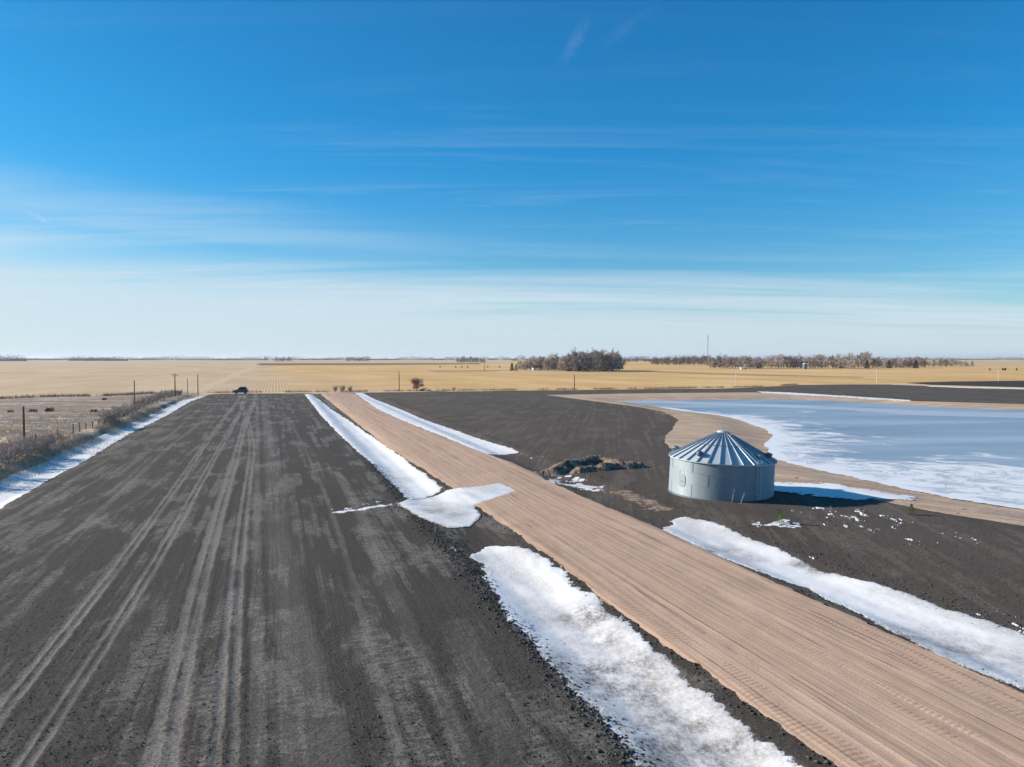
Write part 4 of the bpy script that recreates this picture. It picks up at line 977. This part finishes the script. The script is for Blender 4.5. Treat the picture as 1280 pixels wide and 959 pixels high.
for px, py, h in [(-40, 590, 1.5), (0, 572, 1.5), (45, 556, 1.5), (72, 549, 1.5), (91.6, 543.5, 1.75), (99.6, 540, 1.6), (107.6, 537.5, 1.1), (115.5, 535, 1.1), (123.5, 532, 1.2), (140, 525, 1.2), (160, 517.5, 1.2), (185, 508, 1.2), (205, 501, 1.2)]:
    x, y, z = G3(px, py); l = Vector((x, y, z)) - fo; fps.append(l + Vector((0, 0, h * .85)))
    MB().tube(l + Vector((0, 0, -.3)), l + Vector((0, 0, h)), .085, .075, 8).build('post', M['pole'], fe_)
wr_ = MB()
for a, b_ in zip(fps[:-1], fps[1:]):
    for dz in (0, -.35, -.65): wr_.tube(a + Vector((0, 0, dz)), b_ + Vector((0, 0, dz)), .010, None, 3, False)
wr_.build('wire', M['steel'], fe_)
tag(fe_, 'wire fence on weathered wooden posts along the pasture edge', 'fence')

Dm = 1350.0; mx = (884.5 - 640) / FPX * Dm; mh = HC + (448 - 419.5) / FPX * Dm
mast = empty('radio_mast', (mx, Dm, 0)); ms = MB(); wv_ = .75
cor = [Vector((wv_ * math.cos(a), wv_ * math.sin(a), 0)) for a in (0.5, 2.6, 4.7)]
for c_ in cor: ms.tube(c_, c_ + Vector((0, 0, mh)), .17, None, 5)
for i in range(int(mh / 1.6)):
    for q in range(3): ms.tube(cor[q] + Vector((0, 0, i * 1.6)), cor[(q + 1) % 3] + Vector((0, 0, i * 1.6 + 1.6)), .05, None, 4, False)
ms.build('lattice', M['steel'], mast)
an = MB(); an.tube((0, 0, mh), (0, 0, mh + 3), .08, .04); [an.box((s * 1.1, 0, mh - 1.2), (.35, .35, 2.2)) for s in (-1, 1)]; an.tube((-1.1, 0, mh - 1.2), (1.1, 0, mh - 1.2), .06); an.build('antenna', M['steel'], mast)
gw = MB()
for fr in (.5, .95):
    for a in (.5, 2.6, 4.7): gw.tube((0, 0, mh * fr), (26 * math.cos(a), 26 * math.sin(a), 0), .015, None, 3, False)
gw.build('guy_wire', M['steel'], mast)
tag(mast, 'tall thin lattice radio mast rising above the far tree row', 'radio mast')

# ---------------------------------------------------------------- farm buildings
def house(name, px, py, w_, d_, h_, roof_h, wall_m, roof_m, label, rz=0, wins=2, cat='building'):
    x, y = GZ(px, py); e = empty(name, (x, y, 0), rz); hw, hd = w_ / 2, d_ / 2
    MB().box((0, 0, h_ / 2), (w_, d_, h_)).build('wall', M[wall_m], e)
    g_ = MB(); g_.add([(-hw - .4, -hd - .4, h_ + .02), (hw + .4, -hd - .4, h_ + .02), (hw + .4, hd + .4, h_ + .02), (-hw - .4, hd + .4, h_ + .02), (-hw - .4, 0, h_ + roof_h), (hw + .4, 0, h_ + roof_h)], [(0, 1, 5, 4), (2, 3, 4, 5), (1, 2, 5), (3, 0, 4), (3, 2, 1, 0)])
    rf_ = g_.build('roof', M[roof_m], e)
    if wins: MB().box((hw * .4, .6, h_ + roof_h), (.7, .7, 1.4)).build('chimney', M['roofbrown'], rf_)
    for i in range(wins):
        wx = -hw * .6 + i * w_ * .6 / max(1, wins - 1) if wins > 1 else 0
        MB().box((wx, -hd - .02, h_ * .58), (1.2, .08, 1.3)).build('window', M['glassdark'], e)
    MB().box((hw * .75, -hd - .02, 1.05), (1.0, .08, 2.1)).build('door', M['roofbrown'], e)
    tag(e, label, cat)
house('farmhouse', 671, 463.1, 9, 6, 2.6, 2.4, 'white', 'roofbrown', 'white farmhouse with brown gable roof in the pale grove', .2)
house('shed', 685, 463.2, 3.5, 4, 2.2, 1.0, 'white', 'galvroof', 'small white shed right of the farmhouse under the grove', .1, 0)
house('shed', 929, 461.8, 6, 4, 1.7, .8, 'white', 'galvroof', 'low white shed at the foot of the right-hand tree row', 0, 0)
x, y = GZ(1006, 461.4); sl_ = empty('silo', (x, y, 0)); MB().lathe([(2.4, 0), (2.4, 5.4)], 24).build('wall', M['galvdark'], sl_, True); MB().lathe([(2.5, 5.4), (2.0, 6.4), (.4, 7.1), (0, 7.15)], 24).build('roof', M['galvroof'], sl_, True)
tag(sl_, 'small grey domed silo in front of the right-hand tree row', 'silo')

# hay bales
def bale(px, py, label, group=None, r=.85, rz=0):
    x, y = GZ(px, py); e = empty('hay_bale', (x, y, 0), rz); b_ = MB(); k = 20; pr_ = [(.0, -.75), (r * .93, -.75), (r, -.68), (r * 1.01, 0), (r, .68), (r * .93, .75), (0, .75)]
    vs = []
    for rr, t in pr_:
        for i in range(k): a = 6.2832 * i / k; vs.append((t, rr * math.cos(a), r * .97 + rr * math.sin(a) * (.97)))
    b_.add(vs, [(j * k + i, j * k + (i + 1) % k, (j + 1) * k + (i + 1) % k, (j + 1) * k + i) for j in range(len(pr_) - 1) for i in range(k)])
    b_.build('bale', M['bale'], e); tw_ = MB()
    for t in (-.45, -.15, .15, .45):
        for i in range(k):
            a0, a1 = 6.2832 * i / k, 6.2832 * (i + 1) / k; tw_.tube((t, r * 1.02 * math.cos(a0), r * .97 + r * .99 * math.sin(a0)), (t, r * 1.02 * math.cos(a1), r * .97 + r * .99 * math.sin(a1)), .012, None, 3, False)
    tw_.build('twine', M['straw'], e); tag(e, label, 'hay bale', group)
for i, px in enumerate((550, 569.5, 577, 584.5, 609.5, 624.5)):
    bale(px, 459.6, 'small far hay bale in the pale stubble left of the grove', 'far hay bales left of the grove', r=1.0, rz=i)
bale(1236.5, 463.4, 'leftmost dark clump modelled as a hay bale at the right edge of the golden field', r=1.3)  # dark clumps at the right edge, likely cattle, modelled as bales
bale(1252, 463.2, 'left one of two touching dark clumps modelled as bales at the right edge', r=1.5)
bale(1256, 463.2, 'right one of two touching dark clumps modelled as bales at the right edge', r=1.4)
bale(1270, 463.2, 'rightmost dark clump modelled as a hay bale at the right edge of the golden field', r=1.3)

# ---------------------------------------------------------------- sport utility truck on the track, seen at the field's far edge
x, y = GZ(301, 492.3); z = float(H(x, y)) + .03
car = empty('parked_car', (x, y, z), R(178) + .25)
car.scale = (.95, 1, 1.18)
# local +X is forward
def extr(prof, wl, wr, nm, mt, inset=None):
    m_ = MB(); k = len(prof); L_ = [(a, wl if inset is None else wl * inset[i], b_) for i, (a, b_) in enumerate(prof)]; R_ = [(a, wr if inset is None else wr * inset[i], b_) for i, (a, b_) in enumerate(prof)]
    m_.add(L_ + R_, [tuple(range(k)), tuple(range(2 * k - 1, k - 1, -1))] + [(i, (i + 1) % k, (i + 1) % k + k, i + k)[::-1] for i in range(k)]); return m_.build(nm, mt, car)
lower = [(-2.45, .45), (-2.48, .75), (-2.42, 1.15), (-2.3, 1.2), (.95, 1.2), (2.05, 1.08), (2.38, .95), (2.45, .7), (2.42, .42), (1.95, .38), (1.85, .62), (1.6, .78), (1.35, .78), (1.1, .62), (1.0, .38), (-1.05, .38), (-1.15, .62), (-1.4, .78), (-1.65, .78), (-1.9, .62), (-2.0, .4)]
extr(lower, -.96, .96, 'body', M['carpaint'])
cabin = [(-2.25, 1.2), (-1.95, 1.82), (-1.6, 1.9), (.05, 1.9), (.3, 1.84), (1.0, 1.2)]
extr(cabin, -.9, .9, 'cabin', M['carpaint'], [1.02, .86, .82, .82, .84, 1.02])
for s in (-1, 1):
    w_ = MB()
    for a, b_ in ((-1.95, -1.1), (-1.02, -.18), (-.1, .62)):
        w_.add([(a, s * .925, 1.26), (b_, s * .925, 1.26), (min(b_, .2), s * .79, 1.8), (max(a, -1.75), s * .79, 1.8)], [(0, 1, 2, 3)])
    w_.build('window', M['glassdark'], car)
w_ = MB(); w_.add([(.99, -.82, 1.26), (.99, .82, 1.26), (.36, .7, 1.83), (.36, -.7, 1.83)], [(0, 1, 2, 3)]); w_.build('windscreen', M['glassdark'], car)
w_ = MB(); w_.add([(-2.27, -.8, 1.28), (-2.27, .8, 1.28), (-2.0, .7, 1.78), (-2.0, -.7, 1.78)], [(0, 1, 2, 3)]); w_.build('rear_window', M['glassdark'], car)
for s in (-1, 1):
    for xx in (-1.52, 1.48):
        wh = empty('wheel', (xx, s * .86, .4)); wh.parent = car
        t_ = MB(); pr_ = [(.22, -.12), (.38, -.12), (.41, -.08), (.41, .08), (.38, .12), (.22, .12)]; k = 20
        vs = [(r_ * math.cos(6.2832 * i / k), yy, r_ * math.sin(6.2832 * i / k)) for r_, yy in pr_ for i in range(k)]
        t_.add(vs, [(j * k + i, j * k + (i + 1) % k, (j + 1) * k + (i + 1) % k, (j + 1) * k + i) for j in range(5) for i in range(k)]); t_.build('tyre', M['black'], wh)
        MB().tube((0, -.09, 0), (0, .09, 0), .24, None, 14).build('rim', M['rim'], wh)
    MB().box((2.42, s * .7, .88), (.1, .34, .16)).build('headlight', M['lamp'], car)
    MB().box((-2.45, s * .8, 1.0), (.08, .16, .3)).build('taillight', M['stake'], car)
    MB().box((.75, s * 1.03, 1.3), (.12, .16, .16)).build('mirror', M['black'], car)
MB().box((2.46, 0, .58), (.1, 1.7, .2)).build('bumper', M['black'], car)
MB().box((2.44, 0, .84), (.06, .9, .2)).build('grille', M['black'], car)
rk = MB(); [rk.box((-.8, s * .66, 1.97), (1.9, .05, .05)) for s in (-1, 1)]; [rk.box((q, 0, 1.97), (.05, 1.3, .05)) for q in (-1.5, -.8, -.1)]; rk.build('roof_rack', M['black'], car)
tag(car, 'dark blue-grey sport utility car parked on the track behind the dark field', 'car')

# ---------------------------------------------------------------- air
m = bpy.data.materials.new('haze'); m.use_nodes = True; n = NT(m.node_tree); n.N.clear()
pv = n.new('ShaderNodeVolumePrincipled'); pv.inputs['Color'].default_value = (.80, .90, 1, 1); pv.inputs['Density'].default_value = 5e-5; pv.inputs['Anisotropy'].default_value = .2
ou = n.new('ShaderNodeOutputMaterial'); n.L.new(pv.outputs[0], ou.inputs['Volume'])
hz_ = MB().box((0, 0, 40), (53000, 53000, 86)).build('haze', m); tag(hz_, 'thin pale winter haze over the plain', 'haze', kind='stuff')
